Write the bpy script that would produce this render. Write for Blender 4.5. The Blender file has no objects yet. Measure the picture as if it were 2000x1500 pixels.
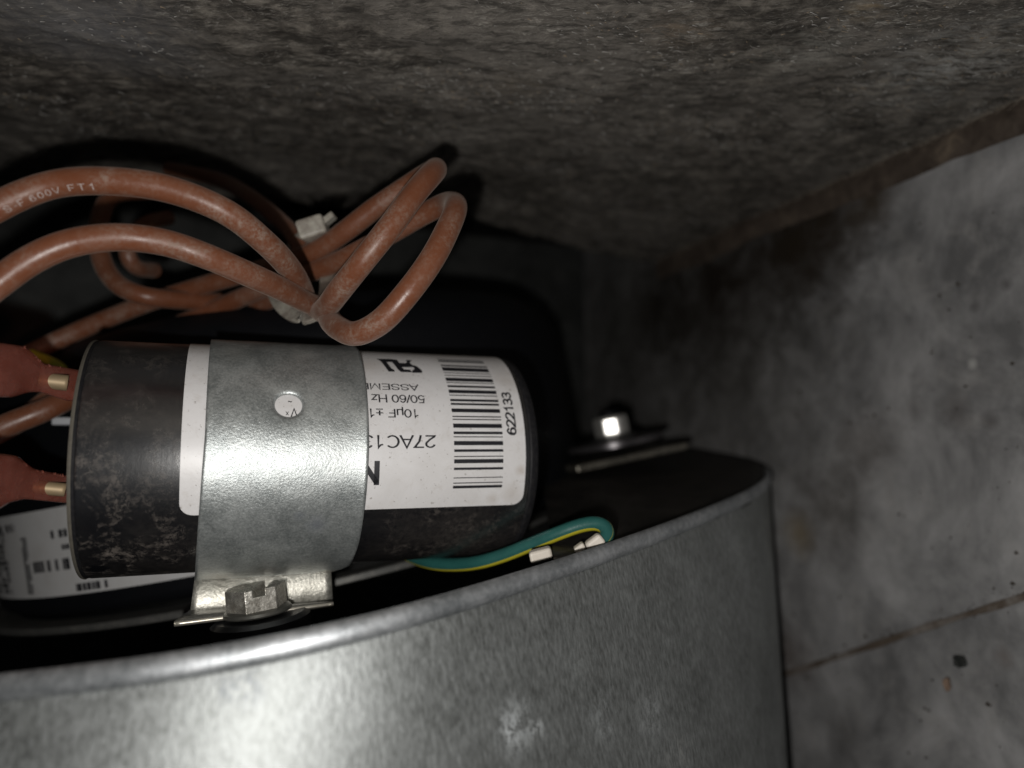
import bpy, bmesh, math, random
import numpy as np

# ------------------------------------------------------------------ camera, world, lamps, exposure
MM = 0.001
FPX, CX, CY = 1424.8, 1000.0, 750.0          # focal length in photo pixels, photo centre
scene = bpy.context.scene
cam_data = bpy.data.cameras.new("camera")
cam = bpy.data.objects.new("camera", cam_data)
scene.collection.objects.link(cam)
cam.rotation_euler = (math.radians(90), 0, 0)
cam_data.sensor_width = 36
cam_data.lens = FPX / 2000 * 36
cam_data.clip_start = 0.002
cam_data.clip_end = 20
cam_data.dof.use_dof = True
cam_data.dof.focus_distance = 0.133
cam_data.dof.aperture_fstop = 8.6
scene.camera = cam

world = bpy.data.worlds.new("World")
scene.world = world
world.use_nodes = True
world.node_tree.nodes["Background"].inputs[0].default_value = (0.75, 0.88, 1.0, 1)
world.node_tree.nodes["Background"].inputs[1].default_value = 0.012

def lamp(name, kind, loc, energy, color, size, target=None):
    l = bpy.data.lights.new(name, kind)
    l.energy = energy
    l.color = color
    if kind == 'POINT':
        l.shadow_soft_size = size
    else:
        l.shape = 'DISK'
        l.size = size
    o = bpy.data.objects.new(name, l)
    scene.collection.objects.link(o)
    o.location = loc
    if target is not None:
        from mathutils import Vector
        o.rotation_euler = (Vector(target) - Vector(loc)).to_track_quat('-Z', 'Y').to_euler()
    return o

# the phone's flash, a finger's width below and left of the lens
lamp("phone_flash", 'POINT', (-0.0075, 0.0, -0.0105), 0.58, (1.0, 0.97, 0.93), 0.0016)

scene.view_settings.view_transform = 'Standard'
scene.view_settings.look = 'None'
scene.view_settings.exposure = 0
scene.view_settings.gamma = 1
scene.cycles.use_denoising = True
scene.cycles.max_bounces = 8
scene.cycles.sample_clamp_indirect = 3

# ------------------------------------------------------------------ frames and helpers
def nrm(v):
    v = np.asarray(v, float)
    return v / np.linalg.norm(v)

def pix(x, y, D):
    """the point D mm in front of the lens seen at photo pixel x, y"""
    return np.array([(x - CX) / FPX, 1.0, -(y - CY) / FPX]) * D

def ray(x, y):
    return np.array([(x - CX) / FPX, 1.0, -(y - CY) / FPX])

# cabinet axes: A along the capacitor, D into the depth, U up
A = np.array([0.93400715, 0.35615566, -0.02799634])
DV = np.array([-0.35722111, 0.92997962, -0.08678128])
U = np.array([-0.00487162, 0.09105522, 0.99583393])
def cab(a, d, u):
    return A * a + DV * d + U * u

# capacitor frame
CC = np.array([-80.565, 139.74, -14.12])
CN = np.array([0.35599577, -0.93442664, -0.01067077])
CB = np.array([-0.02996098, 0.0, -0.99955107])
CR = 22.5
def on_cap(s, v, r=CR, r0=CR):
    t = v / r0
    return CC + A * s + r * (math.cos(t) * CN + math.sin(t) * CB)

rng = np.random.default_rng(7)

class Noise3:
    def __init__(self, seed, n=64):
        self.g = np.random.default_rng(seed).random((n, n, n)).astype(np.float32)
        self.n = n
    def __call__(self, P):
        P = np.asarray(P, float)
        i = np.floor(P).astype(int); f = P - i; f = f * f * (3 - 2 * f)
        n = self.n; r = 0
        for dx in (0, 1):
            for dy in (0, 1):
                for dz in (0, 1):
                    w = (f[..., 0] if dx else 1 - f[..., 0]) * (f[..., 1] if dy else 1 - f[..., 1]) * (f[..., 2] if dz else 1 - f[..., 2])
                    r = r + w * self.g[(i[..., 0] + dx) % n, (i[..., 1] + dy) % n, (i[..., 2] + dz) % n]
        return r
    def fbm(self, P, o=4):
        P = np.asarray(P, float); s = 0; a = .5; t = 0
        for k in range(o):
            s = s + a * self(P * 2 ** k + 17.3 * k); t += a; a *= .55
        return s / t
NZ = Noise3(3)

def mesh(name, verts, faces, mat=None, parent=None, smooth=True, uvs=None):
    me = bpy.data.meshes.new(name)
    verts = np.asarray(verts, float) * MM
    me.from_pydata([tuple(v) for v in verts], [], [tuple(int(i) for i in f) for f in faces])
    me.update()
    if uvs is not None:
        ul = me.uv_layers.new(name="UVMap")
        li = np.zeros(len(me.loops), dtype=np.int32)
        me.loops.foreach_get("vertex_index", li)
        ul.data.foreach_set("uv", np.asarray(uvs, dtype=np.float32)[li].ravel())
    if smooth:
        me.polygons.foreach_set("use_smooth", [True] * len(me.polygons))
    if mat:
        me.materials.append(mat)
    o = bpy.data.objects.new(name, me)
    scene.collection.objects.link(o)
    if parent is not None:
        o.parent = parent
        b = np.zeros(3)
        p = parent
        while p is not None:
            b += np.array(p.location)
            p = p.parent
        o.location = -b
    return o

def bm_obj(name, bm, mat=None, parent=None, smooth=False):
    bm.normal_update()
    me = bpy.data.meshes.new(name)
    for v in bm.verts:
        v.co *= MM
    bm.to_mesh(me)
    bm.free()
    if smooth:
        me.polygons.foreach_set("use_smooth", [True] * len(me.polygons))
    if mat:
        me.materials.append(mat)
    o = bpy.data.objects.new(name, me)
    scene.collection.objects.link(o)
    if parent is not None:
        o.parent = parent
        b = np.zeros(3)
        p = parent
        while p is not None:
            b += np.array(p.location)
            p = p.parent
        o.location = -b
    return o

def thing(name, label, cat, base, group=None):
    o = bpy.data.objects.new(name, None)
    scene.collection.objects.link(o)
    o.location = tuple(np.asarray(base) * MM)
    o.empty_display_size = 0.01
    tag(o, label, cat, group)
    return o

def tag(o, label=None, cat=None, group=None, kind=None):
    if label: o['label'] = label
    if cat: o['category'] = cat
    if group: o['group'] = group
    if kind: o['kind'] = kind
    return o

def sharp_edges(o, deg=35):
    me = o.data
    bm = bmesh.new(); bm.from_mesh(me)
    for e in bm.edges:
        if len(e.link_faces) == 2 and e.calc_face_angle(0) > math.radians(deg):
            e.smooth = False
    bm.to_mesh(me); bm.free()

def bevel(o, w, seg=2):
    m = o.modifiers.new("bevel", 'BEVEL')
    m.width = w * MM
    m.segments = seg
    m.limit_method = 'ANGLE'
    m.angle_limit = math.radians(35)
    return o

def catmull(P, n_per=12, step=None):
    P = np.asarray(P, float)
    Q = np.vstack([2 * P[0] - P[1], P, 2 * P[-1] - P[-2]])
    out = []
    for i in range(1, len(Q) - 2):
        p0, p1, p2, p3 = Q[i - 1:i + 3]
        t0 = 0; t1 = np.linalg.norm(p1 - p0) ** .5; t2 = t1 + np.linalg.norm(p2 - p1) ** .5; t3 = t2 + np.linalg.norm(p3 - p2) ** .5
        for t in np.linspace(t1, t2, n_per, endpoint=False):
            a1 = (t1 - t) / (t1 - t0) * p0 + (t - t0) / (t1 - t0) * p1
            a2 = (t2 - t) / (t2 - t1) * p1 + (t - t1) / (t2 - t1) * p2
            a3 = (t3 - t) / (t3 - t2) * p2 + (t - t2) / (t3 - t2) * p3
            b1 = (t2 - t) / (t2 - t0) * a1 + (t - t0) / (t2 - t0) * a2
            b2 = (t3 - t) / (t3 - t1) * a2 + (t - t1) / (t3 - t1) * a3
            out.append((t2 - t) / (t2 - t1) * b1 + (t - t1) / (t2 - t1) * b2)
    out.append(Q[-2])
    out = np.array(out)
    L = np.r_[0, np.cumsum(np.linalg.norm(np.diff(out, axis=0), axis=1))]
    if step is None: step = 1.0
    s = np.linspace(0, L[-1], max(3, int(L[-1] / step)))
    return np.stack([np.interp(s, L, out[:, k]) for k in range(3)], 1), s

def smooth_path(C, k=6):
    for _ in range(k):
        C[1:-1] = .25 * C[:-2] + .5 * C[1:-1] + .25 * C[2:]
    return C

def frames(C, up0):
    T = np.gradient(C, axis=0)
    T /= np.linalg.norm(T, axis=1)[:, None]
    N = np.zeros_like(C)
    n = np.asarray(up0, float); n = n - T[0] * (n @ T[0]); n /= np.linalg.norm(n)
    for i in range(len(C)):
        n = n - T[i] * (n @ T[i]); n /= np.linalg.norm(n)
        N[i] = n
    return T, N, np.cross(T, N)

def tube(name, ctrl, r, mat, parent=None, seg=20, step=0.8, up0=(0, 0, 1), cap=True, wobble=0.0, rfun=None):
    C, s = catmull(ctrl, step=step)
    C = smooth_path(C)
    T, N, B = frames(C, up0)
    n = len(C)
    ang = np.linspace(0, 2 * np.pi, seg, endpoint=False)
    V = np.zeros((n, seg, 3)); UV = np.zeros((n, seg, 2))
    for i in range(n):
        rr = r * (rfun(s[i], s[-1]) if rfun else 1)
        if wobble:
            rr *= 1 + wobble * (NZ(np.array([s[i] * .12, r, ctrl[0][0]])) - .5)
        V[i] = C[i] + rr * (np.cos(ang)[:, None] * N[i] + np.sin(ang)[:, None] * B[i])
        UV[i, :, 0] = ang / (2 * np.pi); UV[i, :, 1] = s[i] / 100
    F = []
    for i in range(n - 1):
        for j in range(seg):
            k = (j + 1) % seg
            F.append((i * seg + j, i * seg + k, (i + 1) * seg + k, (i + 1) * seg + j))
    V = V.reshape(-1, 3); UV = UV.reshape(-1, 2)
    if cap:
        F.append(tuple(range(seg)))
        F.append(tuple((n - 1) * seg + j for j in reversed(range(seg))))
    return mesh(name, V, F, mat, parent, uvs=UV), C, T, s

def lathe(name, origin, axis, e1, prof, mat, parent=None, seg=96, a0=0, a1=2 * math.pi, deg=30):
    axis = nrm(axis); e1 = nrm(np.asarray(e1) - axis * (np.asarray(e1) @ axis)); e2 = np.cross(axis, e1)
    full = abs(a1 - a0 - 2 * math.pi) < 1e-6
    ang = np.linspace(a0, a1, seg, endpoint=not full)
    V = []; F = []
    for s, r in prof:
        for t in ang:
            V.append(origin + axis * s + r * (math.cos(t) * e1 + math.sin(t) * e2))
    m = len(ang)
    for i in range(len(prof) - 1):
        for j in range(m if full else m - 1):
            k = (j + 1) % m
            F.append((i * m + j, i * m + k, (i + 1) * m + k, (i + 1) * m + j))
    o = mesh(name, V, F, mat, parent)
    bm = bmesh.new(); bm.from_mesh(o.data)
    bmesh.ops.remove_doubles(bm, verts=bm.verts, dist=1e-7)
    bmesh.ops.recalc_face_normals(bm, faces=bm.faces)
    bm.to_mesh(o.data); bm.free()
    sharp_edges(o, deg)
    return o

def box(name, c, e1, e2, e3, s1, s2, s3, mat, parent=None, bev=0.0, seg=2):
    c = np.asarray(c, float); e1, e2, e3 = nrm(e1), nrm(e2), nrm(e3)
    V = [c + e1 * i * s1 / 2 + e2 * j * s2 / 2 + e3 * k * s3 / 2 for i in (-1, 1) for j in (-1, 1) for k in (-1, 1)]
    F = [(0, 1, 3, 2), (4, 6, 7, 5), (0, 4, 5, 1), (2, 3, 7, 6), (0, 2, 6, 4), (1, 5, 7, 3)]
    o = mesh(name, V, F, mat, parent, smooth=False)
    bm = bmesh.new(); bm.from_mesh(o.data); bmesh.ops.recalc_face_normals(bm, faces=bm.faces); bm.to_mesh(o.data); bm.free()
    if bev: bevel(o, bev, seg)
    return o

def prism(name, pts2d, c, e1, e2, e3, h0, h1, mat, parent=None, bev=0.0, seg=2, smooth=False):
    """polygon in (e1,e2) extruded along e3 from h0 to h1"""
    c = np.asarray(c, float)
    n = len(pts2d)
    V = [c + np.asarray(e1) * p[0] + np.asarray(e2) * p[1] + np.asarray(e3) * h for h in (h0, h1) for p in pts2d]
    F = [tuple(range(n)), tuple(range(2 * n - 1, n - 1, -1))] + [(i, n + i, n + (i + 1) % n, (i + 1) % n) for i in range(n)]
    o = mesh(name, V, F, mat, parent, smooth=smooth)
    bm = bmesh.new(); bm.from_mesh(o.data); bmesh.ops.recalc_face_normals(bm, faces=bm.faces); bm.to_mesh(o.data); bm.free()
    if bev: bevel(o, bev, seg)
    return o

# flat artwork in mm, cut in strips so that it can be bent round a cylinder
def bend(name, bm, fn, mat, parent, step=0.9, axis=1, thick=0.0):
    co = [v.co[axis] for v in bm.verts]
    lo, hi = min(co), max(co)
    k = math.floor(lo / step) + 1
    while k * step < hi:
        p = [0, 0, 0]; p[axis] = k * step + 1e-5
        q = [0, 0, 0]; q[axis] = 1
        bmesh.ops.bisect_plane(bm, geom=bm.verts[:] + bm.edges[:] + bm.faces[:], plane_co=p, plane_no=q, dist=1e-6)
        k += 1
    bmesh.ops.triangulate(bm, faces=bm.faces[:])
    for v in bm.verts:
        v.co = tuple(fn(v.co.x, v.co.y))
    bm.normal_update()
    # faces must look at the camera side
    s = sum((f.normal.dot(f.calc_center_median())) * f.calc_area() for f in bm.faces)
    if s > 0:
        bmesh.ops.reverse_faces(bm, faces=bm.faces[:])
    return bm_obj(name, bm, mat, parent, smooth=False)

def _arc(cx, cy, rx, ry, a0, a1, n=14):
    return [(cx + rx * math.cos(math.radians(a0 + (a1 - a0) * k / n)), cy + ry * math.sin(math.radians(a0 + (a1 - a0) * k / n))) for k in range(n + 1)]
def _cm(pts, n=6):
    P_, _ = catmull([(x, y, 0) for x, y in pts], n_per=n, step=.05)
    return [(p[0], p[1]) for p in P_]
# plain grotesque capitals and figures drawn as centre lines, cap height 1
GLYPH = {
 '0': (.56, [_arc(.28, .5, .22, .445, 90, 450, 24)]), '1': (.56, [[(.10, .72), (.24, .77), (.33, .98), (.33, 0)]]),
 '2': (.56, [_arc(.28, .70, .21, .245, 172, -28) + [(.30, .34), (.08, .13), (.055, .055), (.52, .055)]]),
 '3': (.56, [_arc(.27, .725, .185, .22, 165, -92, 12) + _arc(.27, .275, .215, .23, 88, -168, 14)]),
 '5': (.56, [[(.48, .945), (.14, .945), (.075, .46)] + _arc(.27, .32, .215, .27, 138, -160, 14)]),
 '6': (.56, [_arc(.28, .32, .21, .27, 0, 360, 20), _cm([(.075, .30), (.09, .66), (.29, .95), (.48, .76)])]),
 '7': (.56, [[(.04, .945), (.51, .945), (.46, .86), (.27, .48), (.19, 0)]]),
 'A': (.67, [[(.02, 0), (.335, .98), (.65, 0)], [(.13, .34), (.54, .34)]]),
 'B': (.67, [[(.10, 0), (.10, 1)], [(.10, .945), (.36, .945)] + _arc(.36, .735, .17, .21, 90, -90, 8) + [(.10, .525)], [(.36, .525)] + _arc(.38, .29, .20, .235, 90, -90, 8) + [(.10, .055)]]),
 'C': (.72, [_arc(.37, .5, .30, .445, 42, 318, 22)]),
 'E': (.67, [[(.10, 0), (.10, 1)], [(.10, .945), (.60, .945)], [(.10, .52), (.56, .52)], [(.10, .055), (.62, .055)]]),
 'F': (.61, [[(.10, 0), (.10, 1)], [(.10, .945), (.58, .945)], [(.10, .49), (.51, .49)]]),
 'H': (.72, [[(.10, 0), (.10, 1)], [(.62, 0), (.62, 1)], [(.10, .52), (.62, .52)]]),
 'M': (.83, [[(.10, 0), (.10, .98), (.415, .04), (.73, .98), (.73, 0)]]),
 'N': (.72, [[(.12, 0), (.12, 1)], [(.10, .93), (.62, .07)], [(.60, 0), (.60, 1)]]),
 'S': (.67, [_cm([(.57, .70), (.50, .89), (.32, .95), (.13, .87), (.11, .66), (.31, .53), (.53, .44), (.58, .24), (.48, .09), (.32, .05), (.14, .10), (.06, .31)])]),
 'T': (.61, [[(.305, 0), (.305, 1)], [(.02, .945), (.59, .945)]]), 'V': (.67, [[(.02, 1), (.335, .03), (.65, 1)]]),
 'z': (.50, [[(.05, .67), (.43, .67), (.05, .055), (.46, .055)]]), 'x': (.50, [[(.02, .7), (.46, 0)], [(.02, 0), (.46, .7)]]),
 '\u00b5': (.56, [[(.09, -.25), (.09, .72)], [(.09, .24)] + _arc(.27, .22, .18, .175, 180, 330, 10), [(.46, .72), (.46, 0)]]),
 '\u00b1': (.56, [[(.28, .20), (.28, .78)], [(.03, .49), (.53, .49)], [(.03, .055), (.53, .055)]]),
 '/': (.28, [[(.01, 0), (.27, 1)]]), '-': (.33, [[(.04, .38), (.29, .38)]]), '~': (.5, [_cm([(.03, .4), (.15, .52), (.33, .40), (.47, .5)])]), ' ': (.28, []),
}
def text_bm(txt, height, bold=0.0, width=1.0, space=1.0, weight=.115):
    bm = bmesh.new(); x = 0; hw = (weight + bold) / 2
    for ch in txt:
        adv, strokes = GLYPH[ch]
        for st in strokes:
            P_ = np.array(st, float); P_[:, 0] += x
            d = np.diff(P_, axis=0); d /= (np.linalg.norm(d, axis=1)[:, None] + 1e-9)
            nn = np.stack([-d[:, 1], d[:, 0]], 1)
            L = []; Rr = []
            closed = np.linalg.norm(P_[0] - P_[-1]) < 1e-6
            for i in range(len(P_)):
                a_ = nn[i - 1] if (i > 0 or closed) else nn[0]
                b_ = nn[i] if i < len(nn) else (nn[0] if closed else nn[-1])
                m_ = a_ + b_; m_ = m_ / (np.linalg.norm(m_) + 1e-9)
                k = hw / max(.42, float(m_ @ a_))
                L.append(P_[i] + m_ * k); Rr.append(P_[i] - m_ * k)
            lv = [bm.verts.new((p[0] * height * width, p[1] * height, 0)) for p in L]
            rv = [bm.verts.new((p[0] * height * width, p[1] * height, 0)) for p in Rr]
            for i in range(len(P_) - 1):
                bm.faces.new((lv[i], rv[i], rv[i + 1], lv[i + 1]))
        x += adv * space
    return bm

def poly_bm(polys):
    bm = bmesh.new()
    for p in polys:
        bm.faces.new([bm.verts.new((x, y, 0)) for x, y in p])
    return bm

def join_bm(dst, src, dx=0, dy=0, rot=0):
    c, s = math.cos(rot), math.sin(rot)
    m = {}
    for v in src.verts:
        x, y = v.co.x * c - v.co.y * s + dx, v.co.x * s + v.co.y * c + dy
        m[v] = dst.verts.new((x, y, 0))
    for f in src.faces:
        try: dst.faces.new([m[v] for v in f.verts])
        except ValueError: pass
    src.free()

# ------------------------------------------------------------------ materials
class M:
    def __init__(self, name):
        self.m = bpy.data.materials.new(name)
        self.m.use_nodes = True
        self.nt = self.m.node_tree
        self.b = self.nt.nodes["Principled BSDF"]
        self.tc = self.nt.nodes.new("ShaderNodeTexCoord")
    def set(self, **k):
        for n, v in k.items():
            self.b.inputs[n.replace('_', ' ')].default_value = v
        return self
    def link(self, a, b):
        self.nt.links.new(a, b)
    def mapping(self, scale=(1, 1, 1), rot=(0, 0, 0), src='Object'):
        n = self.nt.nodes.new("ShaderNodeMapping")
        n.inputs['Scale'].default_value = scale
        n.inputs['Rotation'].default_value = rot
        self.link(self.tc.outputs[src], n.inputs['Vector'])
        return n.outputs[0]
    def noise(self, vec, scale, detail=5, rough=.6, dist=0.0):
        n = self.nt.nodes.new("ShaderNodeTexNoise")
        n.inputs['Scale'].default_value = scale
        n.inputs['Detail'].default_value = detail
        n.inputs['Roughness'].default_value = rough
        n.inputs['Distortion'].default_value = dist
        self.link(vec, n.inputs['Vector'])
        return n.outputs['Fac']
    def voronoi(self, vec, scale):
        n = self.nt.nodes.new("ShaderNodeTexVoronoi")
        n.inputs['Scale'].default_value = scale
        self.link(vec, n.inputs['Vector'])
        return n.outputs['Color']
    def ramp(self, fac, *stops):
        n = self.nt.nodes.new("ShaderNodeValToRGB")
        el = n.color_ramp.elements
        while len(el) < len(stops): el.new(0.5)
        for e, (p, c) in zip(el, stops):
            e.position = p
            if not hasattr(c, '__len__'): c = (c, c, c)
            e.color = (*c, 1)
        self.link(fac, n.inputs[0])
        return n.outputs[0]
    def mix(self, fac, a, b, blend='MIX'):
        n = self.nt.nodes.new("ShaderNodeMix")
        n.data_type = 'RGBA'; n.blend_type = blend
        for sock, v in ((n.inputs[0], fac), (n.inputs[6], a), (n.inputs[7], b)):
            if isinstance(v, (int, float)): sock.default_value = v if sock == n.inputs[0] else (v, v, v, 1)
            elif isinstance(v, tuple): sock.default_value = (*v, 1)
            else: self.link(v, sock)
        return n.outputs[2]
    def math(self, op, a, b=0.0, clamp=False):
        n = self.nt.nodes.new("ShaderNodeMath"); n.operation = op; n.use_clamp = clamp
        for s, v in ((n.inputs[0], a), (n.inputs[1], b)):
            if isinstance(v, (int, float)): s.default_value = v
            else: self.link(v, s)
        return n.outputs[0]
    def blob(self, c, r, soft=1.0, noise=None):
        """mask: 1 near the point c (mm), 0 beyond r"""
        n = self.nt.nodes.new("ShaderNodeVectorMath"); n.operation = 'DISTANCE'
        self.link(self.tc.outputs['Object'], n.inputs[0])
        n.inputs[1].default_value = tuple(np.asarray(c) * MM)
        v = n.outputs['Value']
        if noise is not None:
            v = self.math('ADD', v, self.math('MULTIPLY', self.math('SUBTRACT', noise, .5), r * MM * .9))
        mr = self.nt.nodes.new("ShaderNodeMapRange")
        mr.inputs[1].default_value = r * MM; mr.inputs[2].default_value = r * MM * (1 - soft * .9)
        self.link(v, mr.inputs[0])
        return mr.outputs[0]
    def bump(self, h, dist=0.0002, strength=1.0, prev=None):
        n = self.nt.nodes.new("ShaderNodeBump")
        n.inputs['Strength'].default_value = strength
        n.inputs['Distance'].default_value = dist
        self.link(h, n.inputs['Height'])
        if prev is not None: self.link(prev, n.inputs['Normal'])
        return n.outputs[0]
    def col(self, c): self.link(c, self.b.inputs['Base Color']) if not isinstance(c, tuple) else self.set(Base_Color=(*c, 1))
    def rough(self, c): self.link(c, self.b.inputs['Roughness'])
    def normal(self, n): self.link(n, self.b.inputs['Normal'])

def galvanized(name, dark, light, rough=(.35, .55), metal=.75, grain=(1, 1, 1), grain_rot=(0, 0, 0), dust=0.25, dustcol=(.30, .28, .25), bump=.00006, blot=60, fine=900, extra=None, dustscale=140, con=(.40, .60), mixw=.55):
    m = M(name)
    v = m.mapping(); g = m.mapping(grain, grain_rot)
    n1 = m.noise(v, blot, 6, .65, .4)
    n2 = m.noise(g, fine, 4, .7)
    n3 = m.noise(v, dustscale, 8, .7, .6)
    f = m.math('ADD', m.math('MULTIPLY', n1, mixw), m.math('MULTIPLY', n2, 1 - mixw))
    c = m.ramp(f, (con[0], dark), (con[1], light))
    dm = m.ramp(n3, (.52, 0), (.74, 1))
    dm = m.math('MULTIPLY', dm, dust)
    c = m.mix(dm, c, dustcol)
    if extra: c, dm = extra(m, c, dm)
    m.col(c)
    m.rough(m.ramp(f, (.3, rough[0]), (.75, rough[1])))
    mt = m.math('MULTIPLY', m.math('SUBTRACT', 1.0, dm), metal)
    m.link(mt, m.b.inputs['Metallic'])
    m.normal(m.bump(n2, bump, 1.0, m.bump(n1, bump * 1.5, .35)))
    return m.m

def plain(name, col, rough=.5, metal=0.0, dust=0.0, dustcol=(.2, .19, .17), dscale=400, bump=0.0, spec=.5):
    m = M(name)
    v = m.mapping()
    n = m.noise(v, dscale, 6, .7, .3)
    if dust:
        c = m.mix(m.math('MULTIPLY', m.ramp(n, (.45, 0), (.75, 1)), dust), col, dustcol)
    else:
        c = m.mix(n, tuple(x * .88 for x in col), tuple(min(1, x * 1.1) for x in col))
    m.col(c)
    m.set(Roughness=rough, Metallic=metal)
    m.b.inputs['Specular IOR Level'].default_value = spec
    m.normal(m.bump(n, bump or 2e-5, 1))
    return m.m

# ================================================================== SETTING
H_CEIL, W_WALL, D_BACK = 80.0, 169.0, 335.0

def wallpt(x, y):
    r = ray(x, y); return r * (W_WALL / (r @ A))

def wall_extra(m, c, dm):
    nn = m.noise(m.mapping(), 120, 6, .7, .5)
    # after two broad falloff patches, brown stains along the sheet joint and dull tan marks, each where it sits on the sheet
    for p, r, col, k in ((wallpt(1230, 640), 150, (.045, .042, .036), .88), (wallpt(1440, 720), 60, (.09, .085, .075), .5), (wallpt(1560, 1040), 9, (.30, .22, .10), .55), (wallpt(1690, 880), 16, (.07, .055, .045), .55), (wallpt(1620, 1000), 20, (.07, .055, .04), .5),  # first two: the flash's falloff painted into the far wall's colour
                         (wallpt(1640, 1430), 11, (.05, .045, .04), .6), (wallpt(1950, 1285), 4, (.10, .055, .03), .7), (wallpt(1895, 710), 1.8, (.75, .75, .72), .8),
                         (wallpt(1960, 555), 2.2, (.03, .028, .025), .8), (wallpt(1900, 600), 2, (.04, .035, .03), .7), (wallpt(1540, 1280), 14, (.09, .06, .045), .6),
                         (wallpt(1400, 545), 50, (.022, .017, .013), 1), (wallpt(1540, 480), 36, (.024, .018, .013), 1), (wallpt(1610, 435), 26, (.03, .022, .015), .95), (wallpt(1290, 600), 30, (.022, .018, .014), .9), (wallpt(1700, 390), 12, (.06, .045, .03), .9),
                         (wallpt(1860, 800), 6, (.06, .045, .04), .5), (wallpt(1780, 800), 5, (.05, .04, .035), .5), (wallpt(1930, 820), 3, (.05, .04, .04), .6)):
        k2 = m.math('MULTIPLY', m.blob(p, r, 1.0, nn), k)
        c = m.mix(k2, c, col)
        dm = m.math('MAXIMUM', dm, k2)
    return c, dm

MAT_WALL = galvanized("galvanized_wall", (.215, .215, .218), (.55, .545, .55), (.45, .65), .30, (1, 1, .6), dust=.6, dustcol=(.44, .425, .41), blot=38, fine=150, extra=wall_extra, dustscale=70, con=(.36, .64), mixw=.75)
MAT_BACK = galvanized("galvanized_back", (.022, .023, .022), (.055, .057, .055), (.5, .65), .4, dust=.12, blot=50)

def sheet(name, f, s0, s1, t0, t1, ns, nt, mat, thick_dir, th=0.9, disp=None, parent=None):
    S = np.linspace(s0, s1, ns); T = np.linspace(t0, t1, nt)
    V = []
    for off in (0, th):
        for s in S:
            for t in T:
                p = f(s, t) + np.asarray(thick_dir) * off
                if disp: p = p + np.asarray(thick_dir) * disp(s, t)
                V.append(p)
    n = ns * nt; F = []
    I = lambda i, j, k: k * n + i * nt + j
    for i in range(ns - 1):
        for j in range(nt - 1):
            F.append((I(i, j, 0), I(i + 1, j, 0), I(i + 1, j + 1, 0), I(i, j + 1, 0)))
            F.append((I(i, j, 1), I(i, j + 1, 1), I(i + 1, j + 1, 1), I(i + 1, j, 1)))
    for i in range(ns - 1):
        F.append((I(i, 0, 0), I(i, 0, 1), I(i + 1, 0, 1), I(i + 1, 0, 0)))
        F.append((I(i, nt - 1, 0), I(i + 1, nt - 1, 0), I(i + 1, nt - 1, 1), I(i, nt - 1, 1)))
    for j in range(nt - 1):
        F.append((I(0, j, 0), I(0, j + 1, 0), I(0, j + 1, 1), I(0, j, 1)))
        F.append((I(ns - 1, j, 0), I(ns - 1, j, 1), I(ns - 1, j + 1, 1), I(ns - 1, j + 1, 0)))
    o = mesh(name, V, F, mat, parent)
    sharp_edges(o, 50)
    return o

def wall_disp(s, t):
    return 1.6 * (float(NZ.fbm(np.array([s * .013, t * .013, 3.3]), 3)) - .5) * 2
# the joint runs down-left across the wall: upper panel above it, lower panel lapped 1 mm behind
J0, J1 = wallpt(2150, 1110), wallpt(1540, 1312)
jd0, ju0, jd1, ju1 = J0 @ DV, J0 @ U, J1 @ DV, J1 @ U
def jline(d): return ju0 + (ju1 - ju0) * (d - jd0) / (jd1 - jd0)
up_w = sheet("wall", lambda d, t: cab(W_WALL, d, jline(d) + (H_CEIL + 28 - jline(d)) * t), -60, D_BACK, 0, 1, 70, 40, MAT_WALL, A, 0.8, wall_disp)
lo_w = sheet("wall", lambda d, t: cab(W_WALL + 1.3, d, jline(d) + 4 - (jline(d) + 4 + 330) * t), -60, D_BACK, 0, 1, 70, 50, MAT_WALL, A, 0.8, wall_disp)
tag(up_w, kind='structure'); tag(lo_w, kind='structure')
V = []; F = []
jd = np.linspace(jd0, jd1 + 30, 90)
for i, d in enumerate(jd):
    w_ = .5 + .9 * float(NZ.fbm(np.array([d * .12, 9.1, 4.4]), 3))
    off = 1.2 * (float(NZ.fbm(np.array([d * .05, 2.1, 6.4]), 3)) - .5)
    for k, t in enumerate(np.linspace(-1, 1, 5)):
        V.append(cab(W_WALL - .1 - .5 * (1 - t * t) + wall_disp(d, 0), d, jline(d) - .3 + off + w_ * t))
for i in range(len(jd) - 1):
    for k in range(4): F.append((i * 5 + k, i * 5 + k + 1, (i + 1) * 5 + k + 1, (i + 1) * 5 + k))
tag(mesh("sealant_line", V, F, plain("rusty_sealant", (.11, .085, .065), .7, dust=.9, dustcol=(.34, .32, .30), dscale=90)), "thin rusty brown sealant line along the lapped joint of the wall", "sealant")
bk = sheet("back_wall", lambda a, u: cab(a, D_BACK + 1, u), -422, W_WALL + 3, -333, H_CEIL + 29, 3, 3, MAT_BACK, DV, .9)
tag(bk, kind='structure')
cl = sheet("ceiling", lambda a, d: cab(a, d, H_CEIL + 26), -422, W_WALL + 3, -60, D_BACK + 3, 3, 3, plain("bitumen_coat", (.012, .012, .012), .9, spec=.1), U, .9)
tag(cl, kind='structure')
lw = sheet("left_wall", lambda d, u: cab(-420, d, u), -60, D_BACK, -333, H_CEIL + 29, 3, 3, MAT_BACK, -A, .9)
tag(lw, kind='structure')
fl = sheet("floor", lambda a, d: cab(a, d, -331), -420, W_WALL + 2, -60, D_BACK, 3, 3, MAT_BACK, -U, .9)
tag(fl, kind='structure')

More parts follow.
